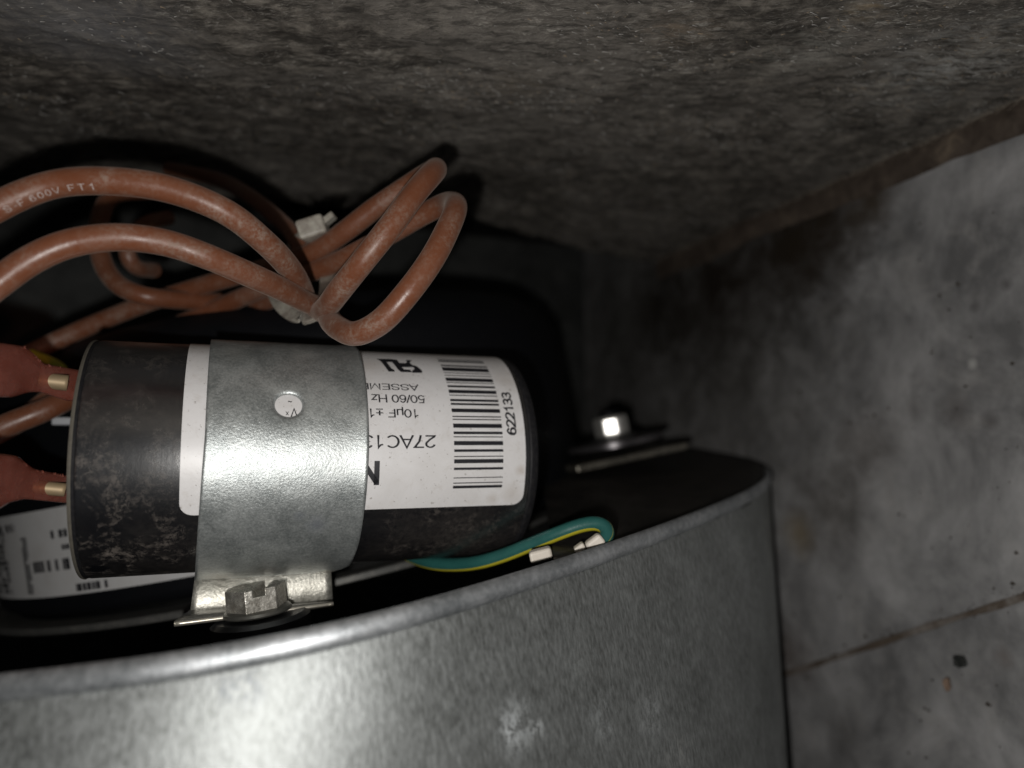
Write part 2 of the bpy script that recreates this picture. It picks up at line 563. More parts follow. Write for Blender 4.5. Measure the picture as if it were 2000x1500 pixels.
# ------------------------------------------------------------------ insulation liner
def ins_mat():
    m = M("felt_insulation")
    v = m.mapping(); w = m.mapping((1.0, 1, .6), (0, .15, -.3)); st = m.mapping((.42, 1.5, 1.0), (0, 0, .55))
    big = m.noise(v, 22, 5, .65, .5)
    mid = m.noise(w, 180, 7, .72, .4)
    fine = m.noise(st, 900, 6, .8, 1.0)
    c = m.ramp(mid, (.38, (.060, .053, .046)), (.50, (.130, .117, .102)), (.64, (.27, .245, .21)))
    c = m.mix(m.ramp(big, (.44, 0), (.58, .6)), c, (.23, .212, .19))
    sp = m.math('MULTIPLY', m.ramp(fine, (.52, 0), (.60, 1)), m.ramp(m.noise(v, 48, 4, .6), (.40, .12), (.62, .9)))
    c = m.mix(sp, c, (.42, .40, .36))
    dk = m.ramp(m.noise(st, 380, 5, .75), (.40, .6), (.52, 0))
    c = m.mix(dk, c, (.014, .013, .012))
    # pale fretted patches and tan blotches on the side next to the bare wall
    for p, r, col, k in ((ceilpt(1850, 130), 22, (.46, .46, .44), .75), (ceilpt(1560, 110), 12, (.40, .39, .35), .6), (ceilpt(1330, 50), 10, (.30, .24, .18), .6),
                         (ceilpt(1700, 15), 6, (.36, .28, .18), .6), (ceilpt(1010, 170), 10, (.20, .17, .13), .6), (ceilpt(150, 60), 26, (.26, .26, .27), .7)):
        msk = m.math('MULTIPLY', m.blob(p, r, 1.0, mid), m.ramp(m.noise(st, 420, 6, .75, .8), (.44, 0), (.60, k)) if r < 25 else .6)
        c = m.mix(msk, c, col)
    m.col(c)
    m.set(Roughness=.85)
    m.b.inputs['Specular IOR Level'].default_value = .2
    h = m.math('ADD', m.math('MULTIPLY', mid, .8), m.math('MULTIPLY', fine, .5))
    m.normal(m.bump(h, .0007, 1))
    return m.m

def ceilpt(x, y):
    r = ray(x, y); return r * (H_CEIL / (r @ U))
# rear edge of the liner in (a, d)
edge_px = [(-500, 425), (0, 434), (300, 440), (600, 456), (850, 476), (1030, 493), (1180, 504), (1310, 512)]
edge_ad = sorted([((ceilpt(x, y) @ A), (ceilpt(x, y) @ DV)) for x, y in edge_px])
ea = np.array([e[0] for e in edge_ad]); ed = np.array([e[1] for e in edge_ad])
def ins_height(a, d, P):
    big = (NZ.fbm(np.stack([a * .018, d * .02, a * 0 + 1.5], -1), 3) - .5) * 9
    mid = (NZ.fbm(np.stack([a * .11, d * .16, a * 0 + 7.7], -1), 4) - .5) * 1.9
    fine = (NZ.fbm(np.stack([a * .7 + d * .2, d * .9, a * 0 + 2.2], -1), 3) - .5) * .9
    # the batt sags towards the camera at the upper left
    sag = 15 * np.exp(-(((a + 95) / 60) ** 2 + ((d - 60) / 45) ** 2))
    lift = 7 * (np.clip((d - 115) / 95, 0, 1.3) ** 2) * np.clip((W_WALL - 12 - a) / 70, 0, 1)
    return -(big * np.clip((W_WALL - a) / 60, .15, 1)) - mid - fine - sag + lift
def ins_point(a, d):
    return A * a[..., None] + DV * d[..., None] + U * (H_CEIL + ins_height(a, d, None))[..., None]
na, nd = 620, 330
aa = np.linspace(-330, W_WALL - .8, na)
V = []
TT = np.linspace(0, 1, nd)
AA, TG = np.meshgrid(aa, TT, indexing='ij')
EE = np.interp(AA, ea, ed) + 5 * (NZ.fbm(np.stack([AA * .09, AA * 0, AA * 0], -1), 4) - .5)
DD = -50 + (EE + 50) * TG ** .9
P = ins_point(AA, DD)
P2 = A * AA[..., None] + DV * DD[..., None] + U * (H_CEIL + 24)
Vv = np.concatenate([P.reshape(-1, 3), P2[:, -1, :], P2[-1, :, :]])
ii, jj = np.meshgrid(np.arange(na - 1), np.arange(nd - 1), indexing='ij')
q = (ii * nd + jj).ravel()
F = np.stack([q, q + 1, q + nd + 1, q + nd], 1).tolist()
b0 = na * nd
for i in range(na - 1):
    F.append((i * nd + nd - 1, b0 + i, b0 + i + 1, (i + 1) * nd + nd - 1))
b1 = b0 + na
for j in range(nd - 1):
    F.append(((na - 1) * nd + j, (na - 1) * nd + j + 1, b1 + j + 1, b1 + j))
ins_t = thing("insulation_liner", "dark fibrous felt insulation batt lining the roof of the cavity above the wires", "insulation", cab(0, 100, H_CEIL))
mesh("batt", Vv, F, ins_mat(), ins_t)

def fibre_bundle(name, mat, parent, N, root_fn, length, rad, flat, seed, stuff=True):
    r = np.random.default_rng(seed)
    V = []; F = []
    for k in range(N):
        p, t, nn = root_fn(r)
        L = length[0] + (length[1] - length[0]) * r.random() ** 2.2
        ns = 5 if L < 4 else 12
        pts = [p]
        dirv = t
        cv = r.normal(size=3) * (0.30 if L < 4 else .22)
        for i in range(ns):
            dirv = nrm(dirv + cv * .5 + r.normal(size=3) * .10 - nn * max(0, (dirv @ nn)) * .2)
            pts.append(pts[-1] + dirv * L / ns)
        pts = np.array(pts)
        rr = rad * (.6 + .8 * r.random())
        a1 = nrm(np.cross(t, nn)); a2 = nn
        b = len(V)
        for i, q_ in enumerate(pts):
            w = rr * (1 - .7 * i / ns)
            V += [q_ + a1 * w, q_ - a1 * w * .5 + a2 * w * .87, q_ - a1 * w * .5 - a2 * w * .87]
        for i in range(ns):
            for j in range(3):
                F.append((b + i * 3 + j, b + i * 3 + (j + 1) % 3, b + i * 3 + 3 + (j + 1) % 3, b + i * 3 + 3 + j))
    o = mesh(name, V, F, mat, parent, smooth=True)
    tag(o, kind='stuff' if stuff else None)
    return o

MAT_FIB = plain("pale_fibre", (.34, .32, .29), .6, dscale=900)
def ins_root(r):
    while True:
        a = r.uniform(-170, W_WALL - 2); e = np.interp(a, ea, ed)
        d = r.uniform(30, e)
        # denser towards the frayed edge next to the wall
        if r.random() < .35 + .5 * (a > 60): break
    p = ins_point(np.array(a), np.array(d)) + U * .15
    t = nrm(A * (.8 + .4 * r.normal()) + DV * r.normal() * .6 - U * (.05 + .25 * r.random()))
    return p, t, -U
fibre_bundle("loose_fibres", MAT_FIB, ins_t, 7500, ins_root, (.5, 3.2), .035, True, 5)
def fleck_root(r):
    while True:
        a = r.uniform(-150, W_WALL - 2); d = r.uniform(30, np.interp(a, ea, ed))
        k = float(NZ.fbm(np.array([a * .045, d * .06, 11.3]), 3))
        if r.random() < np.clip((k - .47) * 5, .03, 1) * (1.0 if a > 20 else .45): break
    p = ins_point(np.array(a), np.array(d)) - U * .05
    return p, nrm(A * (1 + .3 * r.normal()) - DV * (.35 + .3 * r.normal()) - U * .1), -U
fibre_bundle("pale_flecks", plain("pale_fleck", (.40, .39, .37), .7, dscale=900), ins_t, 4200, fleck_root, (.3, 1.7), .11, True, 21)
fibre_bundle("tan_flecks", plain("tan_fleck", (.33, .26, .18), .7, dscale=900), ins_t, 1500, fleck_root, (.3, 1.4), .11, True, 22)
def ins_root_long(r):
    a = r.uniform(-110, 110); d = r.uniform(90, 200)
    p = ins_point(np.array(a), np.array(d)) - U * .5
    return p, nrm(A * r.choice([-1, 1]) + DV * r.normal() * .5), -U
fibre_bundle("stray_hairs", MAT_FIB, ins_t, 70, ins_root_long, (8, 22), .035, True, 9)
# frayed pale border where the batt stops at the wall
def fray_root(r):
    d = r.uniform(40, ed[-1])
    a = W_WALL - 1.2 - abs(r.normal()) * 1.2
    p = ins_point(np.array(a), np.array(d))
    return p, nrm(-U * (.4 + r.random()) + DV * r.normal() * .9 - A * .5 * r.random()), -U
fibre_bundle("frayed_edge", plain("tan_fibre", (.36, .31, .25), .7, dscale=900), ins_t, 2600, fray_root, (.5, 3.0), .055, True, 11)
# brown glue strip on the wall under the batt's edge
def glue_mat():
    m = M("brown_glue")
    n = m.noise(m.mapping(), 160, 6, .7, .4)
    m.col(m.ramp(n, (.35, (.05, .038, .03)), (.6, (.10, .078, .062)), (.72, (.19, .15, .11))))
    m.set(Roughness=.5)
    m.normal(m.bump(n, .0006, 1))
    return m.m
V = []; F = []
ds = np.linspace(-50, ed[-1], 160)
for i, d in enumerate(ds):
    wv = 8.5 + 6 * (float(NZ.fbm(np.array([d * .04, 5.1, 2.2]), 4)) - .5)
    for k, t in enumerate(np.linspace(0, 1, 9)):
        off = -1.8 - .9 * math.sin(math.pi * t) - .5 * float(NZ.fbm(np.array([d * .15, t * 3, 1.2]), 2))
        V.append(cab(W_WALL + off + wall_disp(d, .9) , d, H_CEIL + 2 - (wv + 2) * t))
for i in range(len(ds) - 1):
    for k in range(8):
        F.append((i * 9 + k, i * 9 + k + 1, (i + 1) * 9 + k + 1, (i + 1) * 9 + k))
mesh("glue_strip", V, F, glue_mat(), ins_t)

# ================================================================== BLOWER HOUSING
NS = nrm([-.183, .048, .982])                # motor axis
NR = nrm([-.12, .048, .982])                 # normal of the rim plane
KR = -25.0
DOWN = nrm([-.07, -.38, -.92])
def onrim(x, y, k=KR):
    r = ray(x, y); return r * (k / (r @ NR))
rim_px = [(-420, 1368), (-200, 1350), (0, 1325), (150, 1306), (300, 1285), (450, 1259), (600, 1228), (750, 1192), (900, 1151), (1050, 1105), (1200, 1056), (1320, 1014), (1400, 983), (1460, 957), (1490, 938), (1500, 920), (1496, 912)]
rim_pts = [onrim(x, y - 1 - 9 * max(0, 1 - x / 700)) for x, y in rim_px]
RC, s_r = catmull(rim_pts, step=1.5)
RC = smooth_path(RC, 10)
RT = np.gradient(RC, axis=0); RT /= np.linalg.norm(RT, axis=1)[:, None]
RO = np.cross(RT, NR)                      # outward (to the camera side at the front)
if RO[len(RO) // 3] @ np.array([0, -1, 0]) < 0: RO = -RO
def sweep(name, prof, mat, parent, close=False):
    V = []; F = []; m = len(prof)
    for i in range(len(RC)):
        dn = DOWN
        for o_, h in prof:
            V.append(RC[i] + RO[i] * o_ - dn * h)
    for i in range(len(RC) - 1):
        for j in range(m if close else m - 1):
            k = (j + 1) % m
            F.append((i * m + j, i * m + k, (i + 1) * m + k, (i + 1) * m + j))
    if close:
        F.append(tuple(range(m))); F.append(tuple((len(RC) - 1) * m + j for j in reversed(range(m))))
    o = mesh(name, V, F, mat, parent)
    bm = bmesh.new(); bm.from_mesh(o.data); bmesh.ops.recalc_face_normals(bm, faces=bm.faces); bm.to_mesh(o.data); bm.free()
    return o
def shellpt(x, y):
    """point of the outer sheet seen at a photo pixel"""
    hh = np.arange(0, 130, 1.5)
    Q = RC[:, None, :] + RO[:, None, :] * .12 + DOWN * hh[None, :, None]
    X = CX + FPX * Q[..., 0] / Q[..., 1]; Y = CY - FPX * Q[..., 2] / Q[..., 1]
    i = np.argmin((X - x) ** 2 + (Y - y) ** 2)
    return Q.reshape(-1, 3)[i]
def shell_extra(m, c, dm):
    nn = m.noise(m.mapping((1, 1, .7)), 420, 8, .78, .8)
    for (x, y, dd), r, col, k in (((995, 1432, 118), 2.6, (.8, .84, .86), .9), ((1040, 1418, 118), 2.2, (.7, .74, .76), .8), ((1010, 1430, 118), 5.5, (.62, .66, .68), .85), ((1180, 1400, 130), 5, (.5, .54, .56), .6), ((1270, 1400, 140), 6, (.55, .58, .6), .65), ((1130, 1290, 125), 4, (.4, .43, .43), .5),
                                  ((480, 1345, 104), 3.4, (.10, .12, .15), .6), ((450, 1340, 104), 2.4, (.10, .12, .15), .6), ((1330, 1480, 150), 6, (.5, .5, .48), .5)):
        k2 = m.math('MULTIPLY', m.math('MULTIPLY', m.blob(shellpt(x, y), r, .9, nn), m.ramp(m.noise(m.mapping((1, 1, .6)), 650, 8, .8, .3), (.47, 0), (.55, 1))), k * .6)
        c = m.mix(k2, c, col)
        dm = m.math('MAXIMUM', dm, m.math('MULTIPLY', k2, .8))
    return c, dm
MAT_SHELL = galvanized("galvanized_shell", (.14, .148, .142), (.44, .46, .46), (.50, .63), .88, (1.3, 1.3, .30), (0, .06, 0), dust=.14, dustcol=(.33, .36, .35), bump=.00008, blot=55, fine=1300, extra=shell_extra, dustscale=230, con=(.33, .67), mixw=.36)
MAT_RIM = galvanized("galvanized_rim", (.30, .32, .335), (.56, .58, .60), (.44, .56), .88, (1, 1, 1), dust=.25, bump=.00006, fine=900)
hs = thing("blower_housing", "round galvanized steel blower housing with rolled rim below the capacitor", "blower housing", np.array([-40, 200, -190]))
th = [(.85 * math.cos(t), -1.8 + 1.8 * math.sin(t)) for t in np.linspace(0, math.pi, 9)]
sweep("rolled_rim", th + [(-.85, -2.7), (-.35, -3.5), (.1, -3.6), (.7, -2.9)], MAT_RIM, hs, True)
sweep("side_sheet", [(0.0, -3.3), (0.0, -4.0), (.08, -4.8), (.12, -6)] + [(.12, -h) for h in range(12, 180, 6)] + [(-.7, -174), (-.7, -3.3)], MAT_SHELL, hs, True)

# flat inlet plate inside the rim on the right
near_px = [(1090, 1096), (1200, 1058), (1300, 1022), (1400, 984), (1460, 958), (1492, 936)]
far_px = [(1050, 874, 305), (1200, 868, 300), (1330, 874, 285), (1410, 889, 262), (1465, 902, 243), (1492, 914, 232)]
V = []; F = []
for (nx_, ny_), (fx, fy, fd) in zip(near_px, far_px):
    a_ = onrim(nx_, ny_ - 1) + DOWN * 4.0; b_ = pix(fx, fy, fd)
    for t in np.linspace(0.01, 1, 12): V.append(a_ * (1 - t) + b_ * t)
for i in range(len(near_px) - 1):
    for j in range(11): F.append((i * 12 + j, i * 12 + j + 1, (i + 1) * 12 + j + 1, (i + 1) * 12 + j))
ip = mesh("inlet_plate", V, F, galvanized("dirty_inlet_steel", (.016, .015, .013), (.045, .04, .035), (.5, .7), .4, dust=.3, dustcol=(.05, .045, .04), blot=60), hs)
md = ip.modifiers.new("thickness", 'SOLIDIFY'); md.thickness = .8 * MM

# ================================================================== MOTOR
MAT_BLACK = plain("black_paint", (.0035, .004, .0055), .6, dust=.04, dustcol=(.04, .038, .036), dscale=300, spec=.2)
MC0 = np.array([-78.0, 264.0, 0.0])
MC = MC0 - NS * (NS @ MC0)                  # foot of the motor axis on the plane n.P = 0
MR = 95.0
mot = thing("motor", "large black painted electric motor behind the capacitor with white nameplate", "motor", MC - NS * 27)
prof = [(-27, 0), (-27, MR - 3), (-26, MR - 1), (-24, MR), (27, MR), (34, MR - 3), (39, MR - 8), (42, MR - 16), (43, MR - 30), (43, 0)]
lathe("shell", MC, NS, [0, -1, 0], prof, MAT_BLACK, mot, 160, deg=40)
MAT_BAND = plain("dusty_grey_band", (.10, .10, .095), .5, .4, dust=.6, dustcol=(.22, .21, .19), dscale=500)
# mounting ring with its dusty top face
lathe("mounting_ring", MC, NS, [0, -1, 0], [(-30.2, MR - 4), (-30.2, MR + 3.0), (-29.9, MR + 3.4), (-28.7, MR + 3.4), (-28.4, MR + 3.0), (-28.4, MR - 4)], MAT_BAND, mot, 220)

# nameplate: bent round the shell
def on_motor(s, h, r):
    e1 = nrm(np.array([0, -1, 0.]) - NS * (np.array([0, -1, 0.]) @ NS)); e2 = np.cross(NS, e1)
    t = s / MR
    return MC + NS * h + r * (math.cos(t) * e1 + math.sin(t) * e2)
def motor_sh(x, y):
    v = ray(x, y); vp = v - NS * (v @ NS); cp = -(MC - NS * (MC @ NS))
    a_, b_ = vp @ vp, vp @ cp
    t = (-b_ - math.sqrt(max(0, b_ * b_ - a_ * (cp @ cp - MR * MR)))) / a_
    Pp = v * t - MC
    e1 = nrm(np.array([0, -1, 0.]) - NS * (np.array([0, -1, 0.]) @ NS)); e2 = np.cross(NS, e1)
    return math.atan2(Pp @ e2, Pp @ e1) * MR, Pp @ NS
def paper_mat():
    m = M("label_paper")
    v = m.mapping(); n = m.noise(v, 90, 6, .7, .4); sp = m.noise(v, 1500, 3, .6)
    c = m.ramp(n, (.35, (.66, .645, .64)), (.6, (.74, .73, .735)))
    c = m.mix(m.math('MULTIPLY', m.ramp(sp, (.655, 0), (.70, 1)), .6), c, (.22, .19, .16))
    gr = m.math('MULTIPLY', m.ramp(m.noise(v, 420, 6, .75, .6), (.56, 0), (.68, 1)), .22)
    c = m.mix(gr, c, (.42, .37, .31))
    for s_, t_, r_, k_ in ((18.5, -80, 7, .45), (50, -60, 4, .30), (79.5, 2, 1.5, .5), (74, 17, 2, .35), (79, -50, 4, .25), (78, 14, 3, .3)):
        c = m.mix(m.math('MULTIPLY', m.blob(on_cap(s_, t_ * math.pi / 180 * 22.5), r_, 1, n), k_), c, (.40, .33, .26))
    m.col(c); m.set(Roughness=.40)
    m.normal(m.bump(n, .00012, .6))
    return m.m
MAT_PAPER = paper_mat()
MAT_PAPER2 = plain("nameplate_paper", (.55, .55, .55), .5, dust=.3, dustcol=(.36, .33, .30), dscale=150)
MAT_INK = plain("black_ink", (.014, .014, .018), .4)
s0, _ = motor_sh(-60, 1080); s1, hb = motor_sh(290, 1140)
_, hb0 = motor_sh(0, 1165); _, ht = motor_sh(60, 1000)
s2, _ = motor_sh(420, 1100)
npb = poly_bm([[(s0, hb0), (s2, hb0), (s2, ht), (s0, ht)]])
npl = bend("nameplate", npb, lambda x, y: on_motor(x, y, MR + .25), MAT_PAPER2, mot, 1.5, 0)
ink = bmesh.new()
r_ = random.Random(4)
def dashes(x0, x1, y0, y1, rows, dens=.72):
    """rows of small unreadable print, upside down on the plate"""
    for k in range(rows):
        v = y0 + (y1 - y0) * (k + .5) / rows
        x = x0
        while x < x1:
            w = r_.uniform(.5, 1.6)
            if r_.random() < dens:
                hh = abs(y1 - y0) / rows * .40
                join_bm(ink, poly_bm([[(x, v - hh), (min(x + w * .8, x1), v - hh), (min(x + w * .8, x1), v + hh), (x, v + hh)]]))
            x += w
sgn = 1 if s2 > s0 else -1
def nx(x, y): return motor_sh(x, y)
for (xa, ya, xb, yb, rows, dn) in ((-40, 1045, 28, 1160, 11, .7), (42, 1050, 70, 1160, 17, .85), (66, 1095, 150, 1112, 1, .8), (100, 1035, 140, 1048, 1, .5), (-30, 1030, 32, 1040, 1, .7), (122, 1062, 140, 1072, 1, .9), (150, 1138, 215, 1148, 1, .8)):
    q0 = nx(xa, ya); q1 = nx(xb, yb)
    dashes(min(q0[0], q1[0]), max(q0[0], q1[0]), q0[1], q1[1], rows, dn)
bend("nameplate_print", ink, lambda x, y: on_motor(x, y, MR + .33), MAT_INK, npl, 1.5, 0)

# ================================================================== CAPACITOR
def case_mat():
    m = M("capacitor_case")
    v = m.mapping(); st = m.mapping((.9, 1.1, .8), (0, 0, .35))
    n1 = m.noise(st, 190, 8, .72, .5)
    n2 = m.noise(v, 900, 5, .8, .4)
    n3 = m.noise(v, 60, 4, .6, .3)
    patch = m.math('MULTIPLY', m.ramp(n1, (.46, 0), (.63, 1)), m.ramp(n2, (.44, .05), (.56, 1)))
    # more dust on the terminal end and round the underside of the can
    lf = m.blob(on_cap(-6, 16), 36, 1.0)
    under = m.math('MAXIMUM', m.blob(on_cap(20, 34), 34, 1.0, n1), m.blob(on_cap(70, 22.5 * 1.2), 30, .8))
    topd = m.blob(on_cap(8, -32), 17, 1.0, n1)
    k = m.math('ADD', m.math('MULTIPLY', lf, .8), .08)
    k = m.math('ADD', k, m.math('MULTIPLY', under, .5))
    k = m.math('ADD', k, m.math('MULTIPLY', topd, .6))
    film = m.math('MULTIPLY', under, m.math('MULTIPLY', m.ramp(n3, (.35, .10), (.65, .55)), m.ramp(n2, (.35, .3), (.6, 1))))
    d = m.math('MAXIMUM', m.math('MULTIPLY', patch, k, True), m.math('MULTIPLY', film, .55))
    # a clean smudge near the lower edge of the terminal end
    sm = m.blob(on_cap(3.6, 21.5), 1.9, .35, n1)
    d = m.math('MULTIPLY', d, m.math('SUBTRACT', 1.0, sm, True))
    m.col(m.mix(d, (.004, .0045, .0065), (.19, .165, .145)))
    m.rough(m.math('ADD', m.math('MULTIPLY', n1, .16), m.math('ADD', m.math('MULTIPLY', d, .35), .22)))
    m.b.inputs['Specular IOR Level'].default_value = .5
    m.link(m.math('MULTIPLY', m.math('SUBTRACT', 1.0, m.math('MULTIPLY', m.blob(on_cap(68, 31), 27, .7), .92)), m.math('SUBTRACT', 1.0, m.math('MULTIPLY', d, 1.2), True)), m.b.inputs['Coat Weight'])
    m.b.inputs['Coat IOR'].default_value = 2.7
    m.b.inputs['Coat Roughness'].default_value = .26
    # fine turning marks round the can spread the highlight lengthwise
    dt = m.nt.nodes.new("ShaderNodeVectorMath"); dt.operation = 'DOT_PRODUCT'
    m.link(m.tc.outputs['Object'], dt.inputs[0]); dt.inputs[1].default_value = tuple(A)
    cx = m.nt.nodes.new("ShaderNodeCombineXYZ"); m.link(dt.outputs['Value'], cx.inputs[0])
    rings_ = m.noise(cx.outputs[0], 16000, 1, .5)
    nb = m.bump(rings_, .000006, 1, m.bump(n2, .00002, 1))
    m.normal(nb); m.link(nb, m.b.inputs['Coat Normal'])
    return m.m
capt = thing("capacitor", "black cylindrical run capacitor with white barcode label, strapped beside the motor", "capacitor", CC + A * 42 + CB * 22)
MAT_CASE = case_mat()
lathe("case", CC, A, CN, [(1.0, 21.9), (1.2, 22.38), (1.5, CR), (60, CR), (81.5, CR), (81.7, 22.2)],
      MAT_CASE, capt, 192, deg=25)
MAT_MATTE = plain("matte_black_end", (.009, .009, .011), .62, dust=.5, dustcol=(.045, .042, .04), dscale=1300, spec=.25)
lathe("bottom_cap", CC, A, CN, [(81.6, 22.0), (81.75, 22.32), (82.1, 22.48), (82.8, 22.38), (83.5, 22.0), (84.0, 21.3), (84.15, 20.2), (83.2, 19.6), (83.2, 0)], MAT_MATTE, capt, 192, deg=25)
lathe("terminal_cap", CC, A, CN, [(2.2, 0), (2.2, 20.0), (.9, 20.6), (.35, 21.2), (.15, 21.9), (.4, 22.35), (1.0, 22.44), (1.15, 22.3)], MAT_MATTE, capt, 192, deg=25)
# crimp line of the end: a thin worn bare edge
lathe("crimped_edge", CC, A, CN, [(.12, 21.75), (-.02, 22.1), (.08, 22.5), (.4, 22.62), (.62, 22.5), (.5, 22.3)], plain("worn_edge", (.12, .11, .09), .65, .2, dust=.6, dustcol=(.05, .045, .04), dscale=700), capt, 192)

def cap_fn(r):
    return lambda s, v: on_cap(s, v, r)
# label outline (s, v) with round corners
def rrect(s0, s1, v0, v1, r, only=(1, 1, 1, 1)):
    pts = []
    for (cx, cy, a0, k) in ((s1 - r, v1 - r, 0, 0), (s0 + r, v1 - r, 90, 1), (s0 + r, v0 + r, 180, 2), (s1 - r, v0 + r, 270, 3)):
        for t in range(0, 91, 15):
            q = math.radians(a0 + t); pts.append((cx + r * math.cos(q), cy + r * math.sin(q)))
    return pts
v_bot = 22.5 * math.radians(20.6)
lab = poly_bm([rrect(16.9, 80.6, -46, v_bot, 2.3)])
lb = bend("label_sticker", lab, cap_fn(22.62), MAT_PAPER, capt, .6)
lb.data.polygons.foreach_set("use_smooth", [True] * len(lb.data.polygons))
K = 22.5 * math.pi / 180
RI = 22.66
def cap_text(txt, s_start, th_base, height, s_end=None, bold=0.0, name="printed_text", n_fit=None):
    bm = text_bm(txt, height, bold)
    w = max(v.co.x for v in bm.verts) - min(v.co.x for v in bm.verts)
    x0 = min(v.co.x for v in bm.verts)
    k = 1.0 if s_end is None else (s_start - s_end) / w
    for v in bm.verts:
        x, y = (v.co.x - x0) * k, v.co.y
        v.co.x, v.co.y = s_start - x, th_base * K + y
    return bend(name, bm, cap_fn(RI), MAT_INK, lb, .5)
cap_text("27AC13", 62.0, -15.75, 2.45, 47.75)
cap_text("10\u00b5F \u00b11", 58.75, -29.2, 1.8, 49.4)
cap_text("50/60 Hz", 60.35, -37.4, 1.85, 49.7)
cap_text("ASSEMB", 59.55, -44.4, 1.6, 47.9)
cap_text("V", 36.2, -28.6, 1.8)
cap_text("N", 51.1, -3.5, 4.55, 47.6, bold=.085)
# small print seen through the strap's hole
cap_text("x", 34.6, -26.9, 1.0)
cap_text("~", 35.2, -33.8, 1.4)
# rotated number beside the bars
bm = text_bm("622133", 2.0, .05)
x0 = min(v.co.x for v in bm.verts); w = max(v.co.x for v in bm.verts) - x0
vL, vR = -15.9 * K, -40.8 * K
for v in bm.verts:
    x, y = (v.co.x - x0) / w * (vL - vR), v.co.y
    v.co.x, v.co.y = 78.75 - y, vL - x
bend("printed_text", bm, cap_fn(RI), MAT_INK, lb, .5)
bars = [(-70.91, -70.1), (-69.4, -68.9), (-68.18, -66.6), (-62.6, -61.1), (-59.9, -56.3), (-54.9, -54.3), (-52.6, -52.0), (-50.3, -47.7), (-46.9, -46.35), (-44.6, -43.2), (-41.5, -39.3), (-38.2, -37.65), (-35.6, -34.2), (-33.2, -32.0), (-30.0, -27.9), (-25.9, -25.25), (-24.3, -23.75), (-21.8, -19.6), (-17.7, -16.35), (-15.25, -14.75), (-12.9, -10.8), (-8.8, -7.5), (-5.5, -5.0), (-3.9, -1.9), (.2, 1.4), (5.1, 5.55), (7.7, 8.2), (9.3, 10.7)]
bb = bmesh.new()
for t0, t1 in bars:
    join_bm(bb, poly_bm([[(65.55, t0 * K), (75.75, t0 * K), (75.75, t1 * K), (65.55, t1 * K)]]))
bend("barcode", bb, cap_fn(RI), MAT_INK, lb, .5)
# recognised component mark (backward R joined to a slanted U)
def sv(x, y):
    v = ray(x, y); vp = v - A * (v @ A); cp = -CC - A * (-CC @ A)
    a_, b_ = vp @ vp, vp @ cp
    t = (-b_ - math.sqrt(max(0, b_ * b_ - a_ * (cp @ cp - 22.6 ** 2)))) / a_
    Pp = v * t - CC
    return (Pp @ A, math.atan2(Pp @ CB, Pp @ CN) * 22.5)
def z5(x, y): return sv(680 + x / 4.166, 660 + y / 4.166)
ur = bmesh.new()
polys5 = [[(232, 172), (350, 172), (380, 198), (300, 205)], [(245, 190), (300, 176), (350, 278), (325, 278)], [(300, 240), (330, 225), (385, 225), (378, 278), (338, 278)],
          ]
polys5 = [
    [(230, 172), (262, 190), (328, 276), (378, 276), (376, 262), (352, 250), (310, 198), (356, 198), (340, 174)],        # U, left half
    [(340, 174), (356, 198), (405, 260), (430, 280), (520, 282), (505, 262), (455, 258), (436, 240), (470, 208), (415, 206), (396, 180)],  # stem
    [(470, 208), (436, 240), (448, 240), (530, 240), (520, 222), (500, 205), (515, 184), (468, 182), (478, 196)],
    [(530, 240), (520, 222), (560, 234), (600, 268), (602, 286), (520, 286), (522, 264), (540, 258)],
]
for p in polys5:
    join_bm(ur, poly_bm([[z5(*q_) for q_ in p]]))
bend("certification_mark", ur, cap_fn(RI + .01), MAT_INK, lb, .5)

# ================================================================== CLAMP
def strap_extra(m, c, dm):
    nn = m.noise(m.mapping(), 300, 7, .75, .8)
    for (s, t), r, col, k in (((40, 26), 2.6, (.12, .13, .16), .75), ((37, 21), 1.6, (.12, .13, .16), .6), ((25, -62), 5, (.22, .20, .16), .3), ((32, 62), 5, (.20, .17, .13), .4), ((24, 70), 5, (.3, .25, .18), .4), ((44, 74), 3, (.3, .22, .12), .5)):
        k2 = m.math('MULTIPLY', m.blob(on_cap(s, t * K, 23.4), r, 1, nn), k)
        c = m.mix(k2, c, col); dm = m.math('MAXIMUM', dm, m.math('MULTIPLY', k2, .6))
    return c, dm
MAT_STRAP = galvanized("galvanized_strap", (.30, .325, .325), (.58, .61, .605), (.34, .47), .68, (1, 1, 1), dust=.22, dustcol=(.40, .40, .37), bump=.00008, blot=130, fine=2300, extra=strap_extra, dustscale=420)
RS = 23.05
strp = thing("capacitor_clamp", "galvanized steel strap clamp wrapped round the capacitor with a punched hole and foot", "clamp", CC + A * 34 + CB * 30)
# outline in (s, v); hole at its place
def edge_r(v):    # right edge of the strap
    t = v / K
    if t < -68: return 48.72 - 1.4 * ((-68 - t) / 22) ** 2
    if t > 38: return 48.2 - .9 * ((t - 38) / 32) - (2.3 * max(0, (t - 60) / 14) ** 1.5)
    return 48.72 - .5 * max(0, (t + 10) / 48)
def edge_l(v):
    t = v / K
    return 20.66 - max(0, (t + 15)) * .018
T_END = 74.5
vs = np.linspace(-118 * K, T_END * K, 180)
outline = [(edge_r(v), v) for v in vs] + [(edge_l(v), v) for v in vs[::-1]]
sb = bmesh.new()
